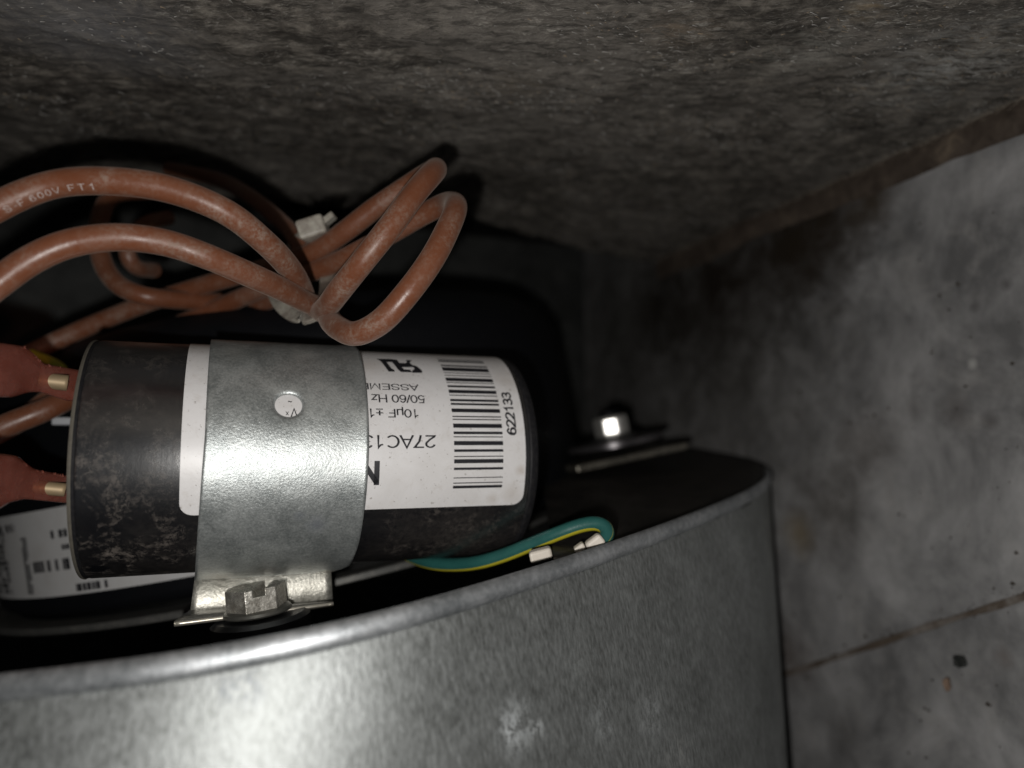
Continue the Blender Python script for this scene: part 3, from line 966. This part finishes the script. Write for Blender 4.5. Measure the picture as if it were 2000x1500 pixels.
# quads on a grid, the hole cut as an opening with a rolled lip
hs_c, hv_c, hr = 34.52, -29.6 * K, 2.28
nu_ = 57
gv = [[sb.verts.new((edge_l(v) + (edge_r(v) - edge_l(v)) * j / (nu_ - 1), v, 0)) for j in range(nu_)] for v in vs]
hole_edges = []
for i in range(len(vs) - 1):
    for j in range(nu_ - 1):
        c_ = (gv[i][j].co + gv[i + 1][j + 1].co) / 2
        if math.hypot(c_.x - hs_c, c_.y - hv_c) < hr + .55: continue
        sb.faces.new((gv[i][j], gv[i][j + 1], gv[i + 1][j + 1], gv[i + 1][j]))
# snap the ragged border of the opening onto a circle, then add rings of the lip
bord = [e for e in sb.edges if len(e.link_faces) == 1 and math.hypot((e.verts[0].co.x - hs_c), (e.verts[0].co.y - hv_c)) < hr + 1.6 and math.hypot((e.verts[1].co.x - hs_c), (e.verts[1].co.y - hv_c)) < hr + 1.6]
bv = set(v for e in bord for v in e.verts)
bv = sorted(bv, key=lambda v: math.atan2(v.co.y - hv_c, v.co.x - hs_c))
for v in bv:
    a_ = math.atan2(v.co.y - hv_c, v.co.x - hs_c)
    v.co.x = hs_c + (hr + .7) * math.cos(a_); v.co.y = hv_c + (hr + .7) * math.sin(a_)
rings = [bv]
depth = {v: 0.0 for v in sb.verts}
for rr, zz in ((hr + .4, -.06), (hr + .18, -.2), (hr, -.42)):
    ring = []
    for v in bv:
        a_ = math.atan2(v.co.y - hv_c, v.co.x - hs_c)
        w_ = sb.verts.new((hs_c + rr * math.cos(a_) * 1.06, hv_c + rr * math.sin(a_), 0)); depth[w_] = zz; ring.append(w_)
    pr = rings[-1]; n = len(ring)
    for i in range(n):
        sb.faces.new((pr[i], pr[(i + 1) % n], ring[(i + 1) % n], ring[i]))
    rings.append(ring)
for v in list(bv): depth[v] = 0
for v in sb.verts:
    s_, vv = v.co.x, v.co.y
    dd = math.hypot(s_ - hs_c, (vv - hv_c) + .5)
    flare = -0.38 * math.exp(-(dd / 3.1) ** 2)     # the metal is dished round the hole
    R0 = RS + .62 + depth.get(v, 0) + flare
    R0 += .10 * (float(NZ(np.array([s_ * .12, vv * .1, 3.0]))) - .5)
    # right edge stands a little off the can
    R0 += .45 * max(0, (s_ - 44) / 5) ** 2
    if vv / K > 60: R0 += .35 * ((vv / K - 60) / 14) ** 2
    v.co = tuple(on_cap(s_, vv, R0))
bmesh.ops.recalc_face_normals(sb, faces=sb.faces)
nsum = sum((f.normal.dot(f.calc_center_median())) for f in sb.faces)
if nsum > 0: bmesh.ops.reverse_faces(sb, faces=sb.faces[:])
so = bm_obj("strap", sb, MAT_STRAP, strp, smooth=True)
md = so.modifiers.new("thickness", 'SOLIDIFY'); md.thickness = .42 * MM; md.offset = -1

# foot: a leg that drops from the can and a shelf folded towards the viewer
e_r = on_cap(edge_r(T_END * K), T_END * K, RS + .45 + .45)
e_l = on_cap(edge_l(T_END * K), T_END * K, RS + .45 + .45)
legL = pix(371, 1199, 139.5); legR = pix(648, 1181, 151.5)
shL = pix(340, 1219, 131.0); shR = pix(651, 1180, 143.0)
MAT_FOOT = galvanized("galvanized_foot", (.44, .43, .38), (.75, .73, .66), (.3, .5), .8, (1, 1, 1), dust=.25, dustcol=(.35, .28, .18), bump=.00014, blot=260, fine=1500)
def strip(name, rows, mat, parent, th=.42, n=24, deg=40):
    """ruled sheet through rows of (left, right) points"""
    V = []; F = []
    for L, R in rows:
        for k in range(n):
            V.append(np.asarray(L) + (np.asarray(R) - np.asarray(L)) * k / (n - 1))
    for i in range(len(rows) - 1):
        for k in range(n - 1):
            F.append((i * n + k, i * n + k + 1, (i + 1) * n + k + 1, (i + 1) * n + k))
    o = mesh(name, V, F, mat, parent)
    sharp_edges(o, deg)
    m_ = o.modifiers.new("thickness", 'SOLIDIFY'); m_.thickness = th * MM; m_.offset = 0
    return o
bnd = U * 1.0
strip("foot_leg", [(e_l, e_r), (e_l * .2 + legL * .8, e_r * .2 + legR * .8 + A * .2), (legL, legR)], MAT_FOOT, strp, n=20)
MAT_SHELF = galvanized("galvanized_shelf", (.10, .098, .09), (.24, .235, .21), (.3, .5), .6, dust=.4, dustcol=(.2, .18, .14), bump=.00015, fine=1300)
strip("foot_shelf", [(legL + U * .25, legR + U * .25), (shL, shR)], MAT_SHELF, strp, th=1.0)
# bright cut lip of the shelf
tube("cut_lip", [shL, shL * .5 + shR * .5, shR], .42, plain("bare_cut_edge", (.55, .52, .45), .35, .7, dust=.3, dustcol=(.3, .22, .12), dscale=700), strp, 8, 1.0)

# slotted hex screw
SC = pix(503, 1194, 137.5)
SU = nrm(NS * .6 + U * .4)
s1_ = nrm(A - SU * (A @ SU)); s2_ = np.cross(SU, s1_)
scr = thing("hex_screw", "slotted hex washer head screw standing on the foot of the capacitor clamp", "screw", SC)
MAT_SCREW = galvanized("zinc_screw", (.36, .34, .30), (.72, .70, .64), (.2, .34), .75, dust=.35, dustcol=(.16, .12, .08), bump=.00006, blot=320, fine=1200)
lathe("washer_flange", SC, SU, s1_, [(-.3, 0), (-.3, 6.0), (0, 6.3), (.5, 6.1), (.8, 5.3), (.8, 0)], plain("flange_metal", (.10, .10, .09), .4, .6, dust=.4, dscale=600), scr, 64)
rot = math.radians(8)
hexp = [(5.5 * math.cos(rot + k * math.pi / 3), 5.5 * math.sin(rot + k * math.pi / 3)) for k in range(6)]
hx = prism("hex_head", hexp, SC, s1_, s2_, SU, .7, 4.7, MAT_SCREW, scr)
# cut the slot across the head
cut = box("slot_cutter", SC + SU * 5.0 + s1_ * 1.6, nrm(s1_ * .25 + s2_), nrm(s1_ - s2_ * .25), SU, 16, 2.0, 3.2, None)
md = hx.modifiers.new("slot", 'BOOLEAN'); md.object = cut; md.operation = 'DIFFERENCE'; md.solver = 'EXACT'
dg = bpy.context.evaluated_depsgraph_get()
me2 = bpy.data.meshes.new_from_object(hx.evaluated_get(dg))
hx.modifiers.clear(); hx.data = me2
bpy.data.objects.remove(cut)
bevel(hx, .35, 3)
lathe("threaded_shank", SC, -SU, s1_, [(0, 2.0), (6, 2.0), (8, .5), (8.2, 0)], MAT_SCREW, scr, 24)

# rubber grommet under the shelf
MAT_RUB = plain("black_rubber", (.012, .013, .016), .42, dust=.35, dustcol=(.07, .07, .075), dscale=500)
gro = lathe("rubber_grommet", SC - SU * .9 + s1_ * .5, -SU, s1_, [(-.1, 0), (-.1, 8), (.6, 9), (3.2, 9), (4.4, 8.4), (4.8, 7), (5.0, 0)], MAT_RUB, None, 64)
tag(gro, "black rubber grommet squeezed under the clamp's foot", "grommet")

# ================================================================== WIRES
def wire_mat(name, base, seed):
    m = M(name)
    v = m.mapping(); n1 = m.noise(v, 210, 7, .72, .4); n2 = m.noise(v, 1600, 4, .8); n3 = m.noise(v, 45 + seed, 3, .6)
    uv = m.mapping((1, 1, 1), src='UV')
    patch = m.math('MULTIPLY', m.ramp(n3, (.40, .25), (.60, 1)), m.ramp(n1, (.42, .15), (.60, 1)))
    patch = m.math('MULTIPLY', patch, m.ramp(n2, (.43, .12), (.57, 1)))
    c = m.mix(n1, tuple(x * .82 for x in base), tuple(x * 1.15 for x in base))
    lw = m.nt.nodes.new("ShaderNodeLayerWeight"); lw.inputs[0].default_value = .30
    c = m.mix(m.math('MULTIPLY', patch, .62), c, (.28, .235, .195))
    m.col(c)
    m.rough(m.math('ADD', m.math('MULTIPLY', patch, .3), m.math('ADD', m.math('MULTIPLY', n1, .3), .20)))
    m.b.inputs['Sheen Weight'].default_value = .14
    m.b.inputs['Sheen Roughness'].default_value = .4
    m.b.inputs['Sheen Tint'].default_value = (.8, .7, .62, 1)
    m.normal(m.bump(n1, .0002, .5, m.bump(n2, .00003, .8)))
    return m.m
BROWN = (.165, .055, .025)
MAT_BROWN = wire_mat("brown_insulation", BROWN, 0)
WR = 2.22
def P3(L): return [pix(*q_) for q_ in L]

def terminal(name_y, parent, top, bot, Dn, Df, brass):
    """translucent nylon push-on terminal: lofted from its upper and lower outline"""
    xs = np.linspace(-70, 158, 60)
    yt = np.interp(xs, [p[0] for p in top], [p[1] for p in top]); yb = np.interp(xs, [p[0] for p in bot], [p[1] for p in bot])
    for _ in range(2):
        yt[1:-1] = (yt[:-2] + 2 * yt[1:-1] + yt[2:]) / 4; yb[1:-1] = (yb[:-2] + 2 * yb[1:-1] + yb[2:]) / 4
    V = []; F = []; seg = 28
    for i, x in enumerate(xs):
        D = Df + (Dn - Df) * (x + 70) / 228
        c_ = pix(x, (yt[i] + yb[i]) / 2, D)
        hz = (yb[i] - yt[i]) / 2 * D / FPX
        hy = min(hz * .8, 2.6 + .25 * hz)
        for k in range(seg):
            t = 2 * math.pi * k / seg
            ct, st_ = math.cos(t), math.sin(t)
            sx = math.copysign(abs(ct) ** .75, ct); sz = math.copysign(abs(st_) ** .75, st_)
            V.append(c_ + CN * sx * hy + np.array([0, 0, 1.]) * sz * hz)
    n = len(xs)
    for i in range(n - 1):
        for k in range(seg):
            k2 = (k + 1) % seg
            F.append((i * seg + k, i * seg + k2, (i + 1) * seg + k2, (i + 1) * seg + k))
    F.append(tuple(range(seg))); F.append(tuple((n - 1) * seg + k for k in reversed(range(seg))))
    tm = mesh("terminal_sleeve", V, F, MAT_NYLON, parent)
    bm = bmesh.new(); bm.from_mesh(tm.data); bmesh.ops.recalc_face_normals(bm, faces=bm.faces); bm.to_mesh(tm.data); bm.free()
    # rolled brass receptacle showing through the thin neck of the sleeve
    (x0, y0, x1, y1) = brass
    Dm = Df + (Dn - Df) * ((x0 + x1) / 2 + 70) / 228
    L = pix(x0, (y0 + y1) / 2 - 2, Dm - 1.9); R = pix(x1 + 4, (y0 + y1) / 2 + 4, Dm + .5)
    rr = (y1 - y0) / 2 * Dm / FPX * 1.2
    tube("brass_receptacle", [L, L * .9 + R * .1, (L + R) / 2, R * .9 + L * .1, R], rr, MAT_BRASS, tm, 20, .5, rfun=lambda s, T: 1 - .35 * max(0, 1 - s / .8) ** 2)
    # moulding flash along the top edge
    r2 = np.random.default_rng(int(y0))
    Vf = []; Ff = []
    for k in range(12):
        i = int(r2.integers(30, 52)); x = xs[i] + r2.uniform(-2, 2)
        D = Df + (Dn - Df) * (x + 70) / 228 - 1
        p = pix(x, np.interp(x, xs, yt), D)
        s_ = r2.uniform(.2, .5); b = len(Vf)
        Vf += [p + np.array([-s_ * .6, 0, -.35]), p + np.array([s_ * .6, 0, -.35]), p + np.array([r2.normal() * .2, r2.normal() * .2, s_ * .45]), p + np.array([0, .35, -.2])]
        Ff += [(b, b + 1, b + 2), (b, b + 2, b + 3), (b + 1, b + 3, b + 2), (b, b + 3, b + 1)]
    mesh("moulding_flash", Vf, Ff, MAT_NYLON, tm, smooth=False)
    return tm

def nylon_mat():
    m = M("pink_brown_nylon")
    n = m.noise(m.mapping(), 260, 5, .6, .4)
    m.col(m.ramp(n, (.35, (.24, .082, .06)), (.7, (.36, .14, .11))))
    m.set(Roughness=.16)
    m.b.inputs['Subsurface Weight'].default_value = .25
    m.b.inputs['Subsurface Radius'].default_value = (.002, .0008, .0006)
    m.b.inputs['Subsurface Scale'].default_value = 1.0
    m.b.inputs['Coat Weight'].default_value = .8
    tr = m.nt.nodes.new("ShaderNodeBsdfTransparent"); tr.inputs[0].default_value = (.95, .62, .50, 1)
    mx = m.nt.nodes.new("ShaderNodeMixShader"); mx.inputs[0].default_value = .42
    out = m.nt.nodes["Material Output"]
    m.link(m.b.outputs[0], mx.inputs[1]); m.link(tr.outputs[0], mx.inputs[2]); m.link(mx.outputs[0], out.inputs[0])
    m.normal(m.bump(m.noise(m.mapping(), 500, 4, .6), .00015, .6))
    return m.m
MAT_NYLON = nylon_mat()
MAT_BRASS = plain("brass", (.36, .27, .16), .55, .4, dust=.15, dscale=500)

# wire one: upper arch -> tie -> upper loop -> runs back over the motor
w1 = thing("brown_wire", "printed brown wire of the highest arch at left, ending in the upper right loop", "wire", pix(600, 560, 150), "brown capacitor lead wires")
W1 = [(-260, 620, 111), (-120, 478, 113), (0, 401, 115), (100, 361, 117), (200, 353, 118.067), (320, 367, 120.2), (440, 413, 123.4), (520, 475, 130), (568, 527, 139), (590, 566, 148), (602, 597, 153), (622, 607, 149),
      (641, 596, 140), (664, 566, 134), (708, 511, 130), (762, 443, 130), (808, 380, 133), (838, 345, 137), (850, 332, 141), (846, 333, 148), (815, 352, 153), (737, 403, 156), (679, 448, 158), (622, 487, 162), (540, 517, 170), (453, 541, 176), (293, 590, 183), (165, 641, 184), (60, 690, 180), (-60, 760, 170)]
o1, C1, T1, S1 = tube("insulated_wire", P3(W1), WR, MAT_BROWN, w1, 24, .6, wobble=.05)
w2 = thing("brown_wire", "dusty brown wire of the lower arch, ending in the lower right loop", "wire", pix(600, 600, 150), "brown capacitor lead wires")
W2 = [(-240, 800, 107), (-110, 640, 109), (0, 550, 112), (60, 508, 114), (130, 477, 116), (225, 463, 118.067), (320, 473, 120.733), (400, 499, 123.4), (480, 533, 129), (545, 562, 137), (595, 588, 146), (622, 600, 152), (632, 604, 154), (640, 612, 150),
      (646, 626, 142), (662, 641, 136), (696, 652, 131), (742, 630, 129), (796, 572, 128), (845, 504, 130), (878, 440, 134), (890, 408, 138), (886, 396, 145), (868, 398, 150), (823, 421, 154), (770, 452, 156), (700, 492, 157), (640, 520, 162), (560, 545, 170), (493, 572, 176), (387, 618, 183), (300, 655, 184), (180, 712, 180), (20, 835, 168), (-120, 900, 160)]
o2, C2, T2, S2 = tube("insulated_wire", P3(W2), WR, MAT_BROWN, w2, 24, .6, wobble=.05)
# third and fourth: thinner-looking leads lying deeper
w3 = thing("brown_wire", "short hooked brown wire glinting in the dark beneath the two arches", "wire", pix(250, 560, 175), "brown capacitor lead wires")
tube("insulated_wire", P3([(300, 372, 196), (225, 380, 188), (197, 420, 182), (192, 470, 178), (203, 520, 175), (232, 557, 172), (280, 578, 171), (340, 585, 176), (430, 590, 186)]), WR, MAT_BROWN, w3, 20, .8)
w4 = thing("brown_wire", "faint brown wire slanting in shadow behind the upper arch towards the tie head", "wire", pix(500, 400, 185), "brown capacitor lead wires")
tube("insulated_wire", P3([(330, 330, 205), (430, 352, 196), (490, 385, 186), (540, 425, 178), (575, 462, 170), (590, 500, 166), (570, 560, 172), (500, 600, 182)]), 2.0, MAT_BROWN, w4, 20, .8)
w5 = thing("brown_wire", "small stub of brown wire hanging just right of the hooked wire", "wire", pix(260, 470, 180), "brown capacitor lead wires")
tube("insulated_wire", P3([(330, 425, 200), (285, 437, 192), (255, 465, 186), (248, 500, 184), (262, 520, 186), (300, 528, 196)]), 2.0, MAT_BROWN, w5, 20, .8)

# print on wire one
def wire_text(txt, C, T, S, x_start_px, x_end_px, height, parent, phi0):
    px_x = CX + FPX * C[:, 0] / C[:, 1]
    half = len(C) // 3
    sa = np.interp(x_start_px, px_x[:half], S[:half]); sb_ = np.interp(x_end_px, px_x[:half], S[:half])
    bm = text_bm(txt, height, .0, space=1.35, weight=.10)
    x0 = min(v.co.x for v in bm.verts); w = max(v.co.x for v in bm.verts) - x0
    for v in bm.verts: v.co.x = (v.co.x - x0) / w * (sb_ - sa)
    def fn(x, y):
        s_ = sa + x
        c_ = np.array([np.interp(s_, S, C[:, k]) for k in range(3)]); t_ = nrm([np.interp(s_, S, T[:, k]) for k in range(3)])
        n_ = -nrm(c_); n_ = nrm(n_ - t_ * (n_ @ t_)); b_ = np.cross(t_, n_)
        if b_[2] < 0: b_ = -b_
        ph = phi0 + (y - height / 2) / WR
        return c_ + (WR * 1.015 + .05) * (math.cos(ph) * n_ + math.sin(ph) * b_)
    return bend("wire_print", bm, fn, MAT_WPRINT, parent, .4, 0)
MAT_WPRINT = plain("pale_wire_print", (.42, .36, .34), .6, dscale=900)
wire_text("S-F", C1, T1, S1, 4, 42, 1.05, o1, -.42)
wire_text("600V", C1, T1, S1, 54, 122, 1.05, o1, -.45)
wire_text("FT1", C1, T1, S1, 140, 190, 1.05, o1, -.42)

# leads with push-on terminals at the capacitor's end
t1 = thing("terminal_lead", "upper pink brown nylon terminal pushed onto the capacitor's end with brass showing", "terminal", pix(60, 725, 128), "push-on terminals at the capacitor end")
tt = terminal(0, t1, [(-70, 664), (0, 669), (48, 676), (66, 692), (84, 710), (151, 722), (158, 723)], [(-70, 768), (0, 776), (24, 776), (58, 766), (80, 766), (131, 783), (158, 785)], 139, 112, (75, 731, 128, 757))
t2 = thing("terminal_lead", "lower pink brown nylon terminal pushed onto the capacitor's end above the nameplate", "terminal", pix(60, 945, 128), "push-on terminals at the capacitor end")
tt2 = terminal(0, t2, [(-70, 882), (0, 887), (32, 891), (48, 904), (64, 916), (126, 928), (158, 931)], [(-70, 1006), (0, 994), (19, 981), (50, 974), (128, 982), (158, 984)], 136, 109, (64, 942, 124, 964))
tube("insulated_wire", P3([(-60, 716, 113), (-130, 714, 106), (-240, 700, 98), (-330, 660, 96)]), WR, MAT_BROWN, t1, 20, .8)
tube("insulated_wire", P3([(-60, 944, 110), (-130, 950, 104), (-240, 960, 96), (-330, 950, 94)]), WR, MAT_BROWN, t2, 20, .8)
# a lead crossing low behind the terminals
w6 = thing("brown_wire", "brown wire crossing in shade between the two nylon terminals", "wire", pix(60, 820, 165), "brown capacitor lead wires")
tube("insulated_wire", P3([(-120, 900, 150), (0, 836, 158), (90, 800, 163), (170, 760, 170), (260, 730, 176)]), WR * 1.15, MAT_BROWN, w6, 20, .8)
yw = mesh
tag(tube("yellow_wire", P3([(60, 690, 176), (100, 706, 176), (112, 712, 175), (150, 742, 178)]), 1.1, plain("yellow_plastic", (.55, .50, .04), .4), None, 14, .8)[0], "scrap of bright yellow wire peeking behind the upper nylon terminal", "wire")
tag(box("plastic_clip", pix(125, 823, 168), A, [0, 0, 1], DV, 4.5, 1.8, 3, plain("grey_plastic", (.35, .36, .38), .5), None, .3), "small pale plastic clip between the two nylon terminals", "clip")

# ------------------------------------------------------------------ cable tie
def tie_mat():
    m = M("tie_nylon")
    n = m.noise(m.mapping(), 320, 6, .7, .3)
    m.col(m.ramp(n, (.38, (.25, .22, .19)), (.62, (.46, .44, .38))))
    m.col(m.mix(m.math('MULTIPLY', m.blob(pix(648, 540, 148), 13, .6), .85), m.ramp(n, (.38, (.25, .22, .19)), (.62, (.46, .44, .38))), (.07, .055, .045)))
    m.set(Roughness=.5)
    m.b.inputs['Subsurface Weight'].default_value = .2
    m.b.inputs['Subsurface Radius'].default_value = (.001, .001, .0008)
    m.b.inputs['Subsurface Scale'].default_value = 1.0
    m.normal(m.bump(n, .00015, .6))
    return m.m
MAT_TIE = tie_mat()
tie = thing("cable_tie", "off-white nylon cable tie bundling the brown wires with its square head on top", "cable tie", pix(600, 540, 155))
def ribbon(name, ctrl, wdir, w, th, mat, parent, closed=True):
    P_ = np.array(ctrl)
    if closed:
        C_, s_ = catmull(np.vstack([P_, P_[:3]]), step=.5)
        n0 = len(C_)
    else: C_, s_ = catmull(P_, step=.5)
    C_ = smooth_path(C_, 4)
    T_ = np.gradient(C_, axis=0); T_ /= np.linalg.norm(T_, axis=1)[:, None]
    V = []; F = []
    for i in range(len(C_)):
        wd = nrm(np.asarray(wdir) - T_[i] * (np.asarray(wdir) @ T_[i])); nn = np.cross(T_[i], wd)
        for a_, b_ in ((-1, -.5), (-.85, -1), (.85, -1), (1, -.5), (1, .5), (.85, 1), (-.85, 1), (-1, .5)):
            V.append(C_[i] + wd * w / 2 * a_ + nn * th / 2 * b_)
    m_ = 8
    for i in range(len(C_) - 1):
        for j in range(m_):
            k = (j + 1) % m_
            F.append((i * m_ + j, i * m_ + k, (i + 1) * m_ + k, (i + 1) * m_ + j))
    F.append(tuple(range(m_))); F.append(tuple((len(C_) - 1) * m_ + j for j in reversed(range(m_))))
    o = mesh(name, V, F, mat, parent); sharp_edges(o, 40); return o
ribbon("tie_strap", P3([(612, 462, 164), (566, 490, 172), (540, 545, 168), (546, 588, 158), (582, 616, 151), (618, 614, 148), (634, 585, 150), (640, 545, 162), (634, 500, 170)]), [-.75, .55, .1], 3.6, 1.1, MAT_TIE, tie)
box("tie_head", pix(612, 446, 160), nrm([.9, .2, .35]), nrm([-.3, 0, .9]), nrm([0, 1, 0]), 6.0, 4.3, 5.0, MAT_TIE, tie, .7, 3)
box("tie_tail", pix(640, 430, 161), nrm([.6, .3, .6]), nrm([-.5, 0, .7]), nrm([0, 1, 0]), 4, 1.3, 3.4, MAT_TIE, tie, .3, 2)

# ================================================================== GROUND WIRE
def green_mat():
    m = M("green_yellow_insulation")
    sx = m.nt.nodes.new("ShaderNodeSeparateXYZ"); m.link(m.tc.outputs['UV'], sx.inputs[0])
    n = m.noise(m.mapping(), 300, 5, .7)
    # stripe runs along one side of the jacket
    d_ = m.math('ABSOLUTE', m.math('SUBTRACT', m.math('FRACT', m.math('ADD', sx.outputs[0], .5 - STRIPE)), .5))
    k = m.ramp(d_, (.115, 1), (.13, 0))
    g = m.mix(n, (.014, .080, .075), (.028, .13, .115))
    m.col(m.mix(k, g, (.52, .46, .03)))
    m.set(Roughness=.4)
    m.normal(m.bump(n, .0002, .6))
    return m.m
STRIPE = .47
gw = thing("ground_wire", "green wire with a yellow stripe curving out from under the capacitor", "wire", pix(1000, 1085, 170))
tube("insulated_wire", P3([(760, 1060, 172), (800, 1085, 166), (845, 1100, 160), (890, 1103, 156), (938, 1098, 152), (988, 1083, 150), (1040, 1062, 148), (1092, 1041, 146), (1135, 1026, 145), (1165, 1022, 144), (1184, 1030, 143), (1187, 1046, 142), (1174, 1060, 141)]), 1.42, green_mat(), gw, 24, .5, up0=(0, 0, 1))
MAT_CREAM = plain("cream_nylon", (.72, .66, .58), .45)
box("crimp_sleeve", pix(1162, 1060, 140), nrm([-.75, .1, -.6]), nrm([-.6, 0, .75]), [0, 1, 0], 3.6, 2.4, 2.6, MAT_CREAM, gw, .7, 3)
tag(box("plastic_spacer", pix(1056, 1083, 139), nrm([.95, .2, .2]), nrm([-.2, 0, .95]), [0, 1, 0], 4.4, 2.2, 2.8, MAT_CREAM, None, .6, 3), "cream spacer tucked just under the middle of the green wire", "spacer")
tag(box("plastic_spacer", pix(1132, 1070, 141), nrm([.85, .2, .55]), nrm([-.5, 0, .85]), [0, 1, 0], 2.2, 1.4, 2.2, MAT_CREAM, None, .4, 3), "tiny cream spacer between the larger spacer and the green wire's crimp", "spacer")

# ================================================================== BRACKET AND BOLT
def ns_frame():
    e1 = nrm(np.array([1, .28, 0]) - NS * (np.array([1, .28, 0]) @ NS)); return e1, np.cross(NS, e1)
n1_, n2_ = ns_frame()
MAT_BRK = galvanized("bracket_steel", (.10, .095, .08), (.26, .24, .20), (.3, .45), .7, dust=.3, bump=.0001)
BP = pix(1205, 893, 236)
brk = thing("mounting_bracket", "dull steel bracket arm holding the motor to the housing at right", "bracket", BP)
box("bracket_plate", BP, n1_, n2_, NS, 38, 26, 2.2, MAT_BRK, brk, .6, 2)
bw = lathe("flat_washer", BP + NS * 5.6, NS, n1_, [(-1.8, 3), (-1.8, 15.6), (-1.5, 16), (0, 16), (.3, 15.6), (.3, 3)], plain("dark_washer", (.09, .085, .09), .3, .7, dust=.2, dscale=400), None, 64)
tag(bw, "wide dark flat washer under the bright bolt head", "washer")
bl = thing("hex_bolt", "small hex bolt with one facet glaring white in the flash", "bolt", BP + NS * 4)
MAT_BOLT = plain("bright_zinc", (.85, .84, .80), .30, .75, dust=.05)
lathe("bolt_flange", BP + NS * 5.9, NS, n1_, [(0, 0), (0, 7.5), (.3, 7.8), (1.0, 7.6), (1.4, 6.5), (1.4, 0)], plain("dark_flange", (.08, .08, .08), .35, .7), bl, 48)
# one flat of the head squarely facing the lens and lamp
fc = nrm(-(BP + NS * 9)); fc = nrm(fc - NS * (fc @ NS)); fs = np.cross(NS, fc)
hb_ = [(5.9 * math.cos(math.pi / 6 + k * math.pi / 3), 5.9 * math.sin(math.pi / 6 + k * math.pi / 3)) for k in range(6)]
prism("bolt_head", hb_, BP + NS * 6.8, fc, fs, NS, 0, 6.8, MAT_BOLT, bl, 1.3, 4)
lathe("bolt_tip", BP + NS * 13.2, NS, n1_, [(0, 3), (1.6, 3), (2.0, 2.4), (2.0, 0)], MAT_BLACK, bl, 32)

# ================================================================== DEBRIS ON THE WALL
def flake(name, x, y, w, h, col, seed, label, cat):
    r = np.random.default_rng(seed); c_ = wallpt(x, y) - A * 3.2
    n = 9; V = []; ang = np.linspace(0, 2 * np.pi, n, endpoint=False)
    for off in (0, -.5):
        for t in ang:
            rr = .6 + .5 * r.random()
            V.append(c_ + (DV * math.cos(t) * w + U * math.sin(t) * h) * rr + A * (off + r.normal() * .35))
    F = [tuple(range(n)), tuple(range(2 * n - 1, n - 1, -1))] + [(i, (i + 1) % n, n + (i + 1) % n, n + i) for i in range(n)]
    o = mesh(name, V, F, plain(name + "_" + cat, col, .7), None, smooth=False)
    tag(o, label, cat)
    return o
flake("dirt_clump", 1893, 1290, 1.9, 1.7, (.03, .032, .03), 1, "black dirt clump stuck to the bare metal wall at lower right", "dirt")
flake("leaf_fragment", 1870, 1335, 1.0, 1.8, (.26, .18, .13), 2, "tan leaf fragment on the wall just below the black dirt clump", "leaf")

# crumbs of dirt lodged on the wall, most of them along the joint
r4 = np.random.default_rng(44)
V = []; F = []
for k in range(260):
    if k < 120:
        d = r4.uniform(60, jd1); u_ = jline(d) + abs(r4.normal()) * 1.6
    else:
        q_ = wallpt(r4.uniform(1520, 1990), r4.uniform(380, 1480)); d, u_ = q_ @ DV, q_ @ U
    c_ = cab(W_WALL - .25 + wall_disp(d, (u_ - jline(d)) / 300 if u_ < jline(d) else (u_ - jline(d)) / (H_CEIL + 28 - jline(d))), d, u_)
    sz = .12 + .5 * r4.random() ** 3; b = len(V)
    pts_ = [c_ + (DV * a_ + U * b_ + A * e_) * sz * (1 + .4 * r4.normal()) for a_, b_, e_ in ((1, 0, 0), (-1, 0, 0), (0, 1, 0), (0, -1, 0), (0, 0, -1), (0, 0, 1))]
    V += pts_
    F += [(b, b + 2, b + 4), (b + 2, b + 1, b + 4), (b + 1, b + 3, b + 4), (b + 3, b, b + 4), (b + 2, b, b + 5), (b + 1, b + 2, b + 5), (b + 3, b + 1, b + 5), (b, b + 3, b + 5)]
tag(mesh("dirt_crumbs", V, F, plain("crumb", (.06, .05, .04), .8, dscale=300), None, smooth=False), "scattered dark dirt crumbs on the bare metal wall", "dirt", kind='stuff')

for o in scene.objects:
    if o.type == 'MESH':
        o.data.validate()
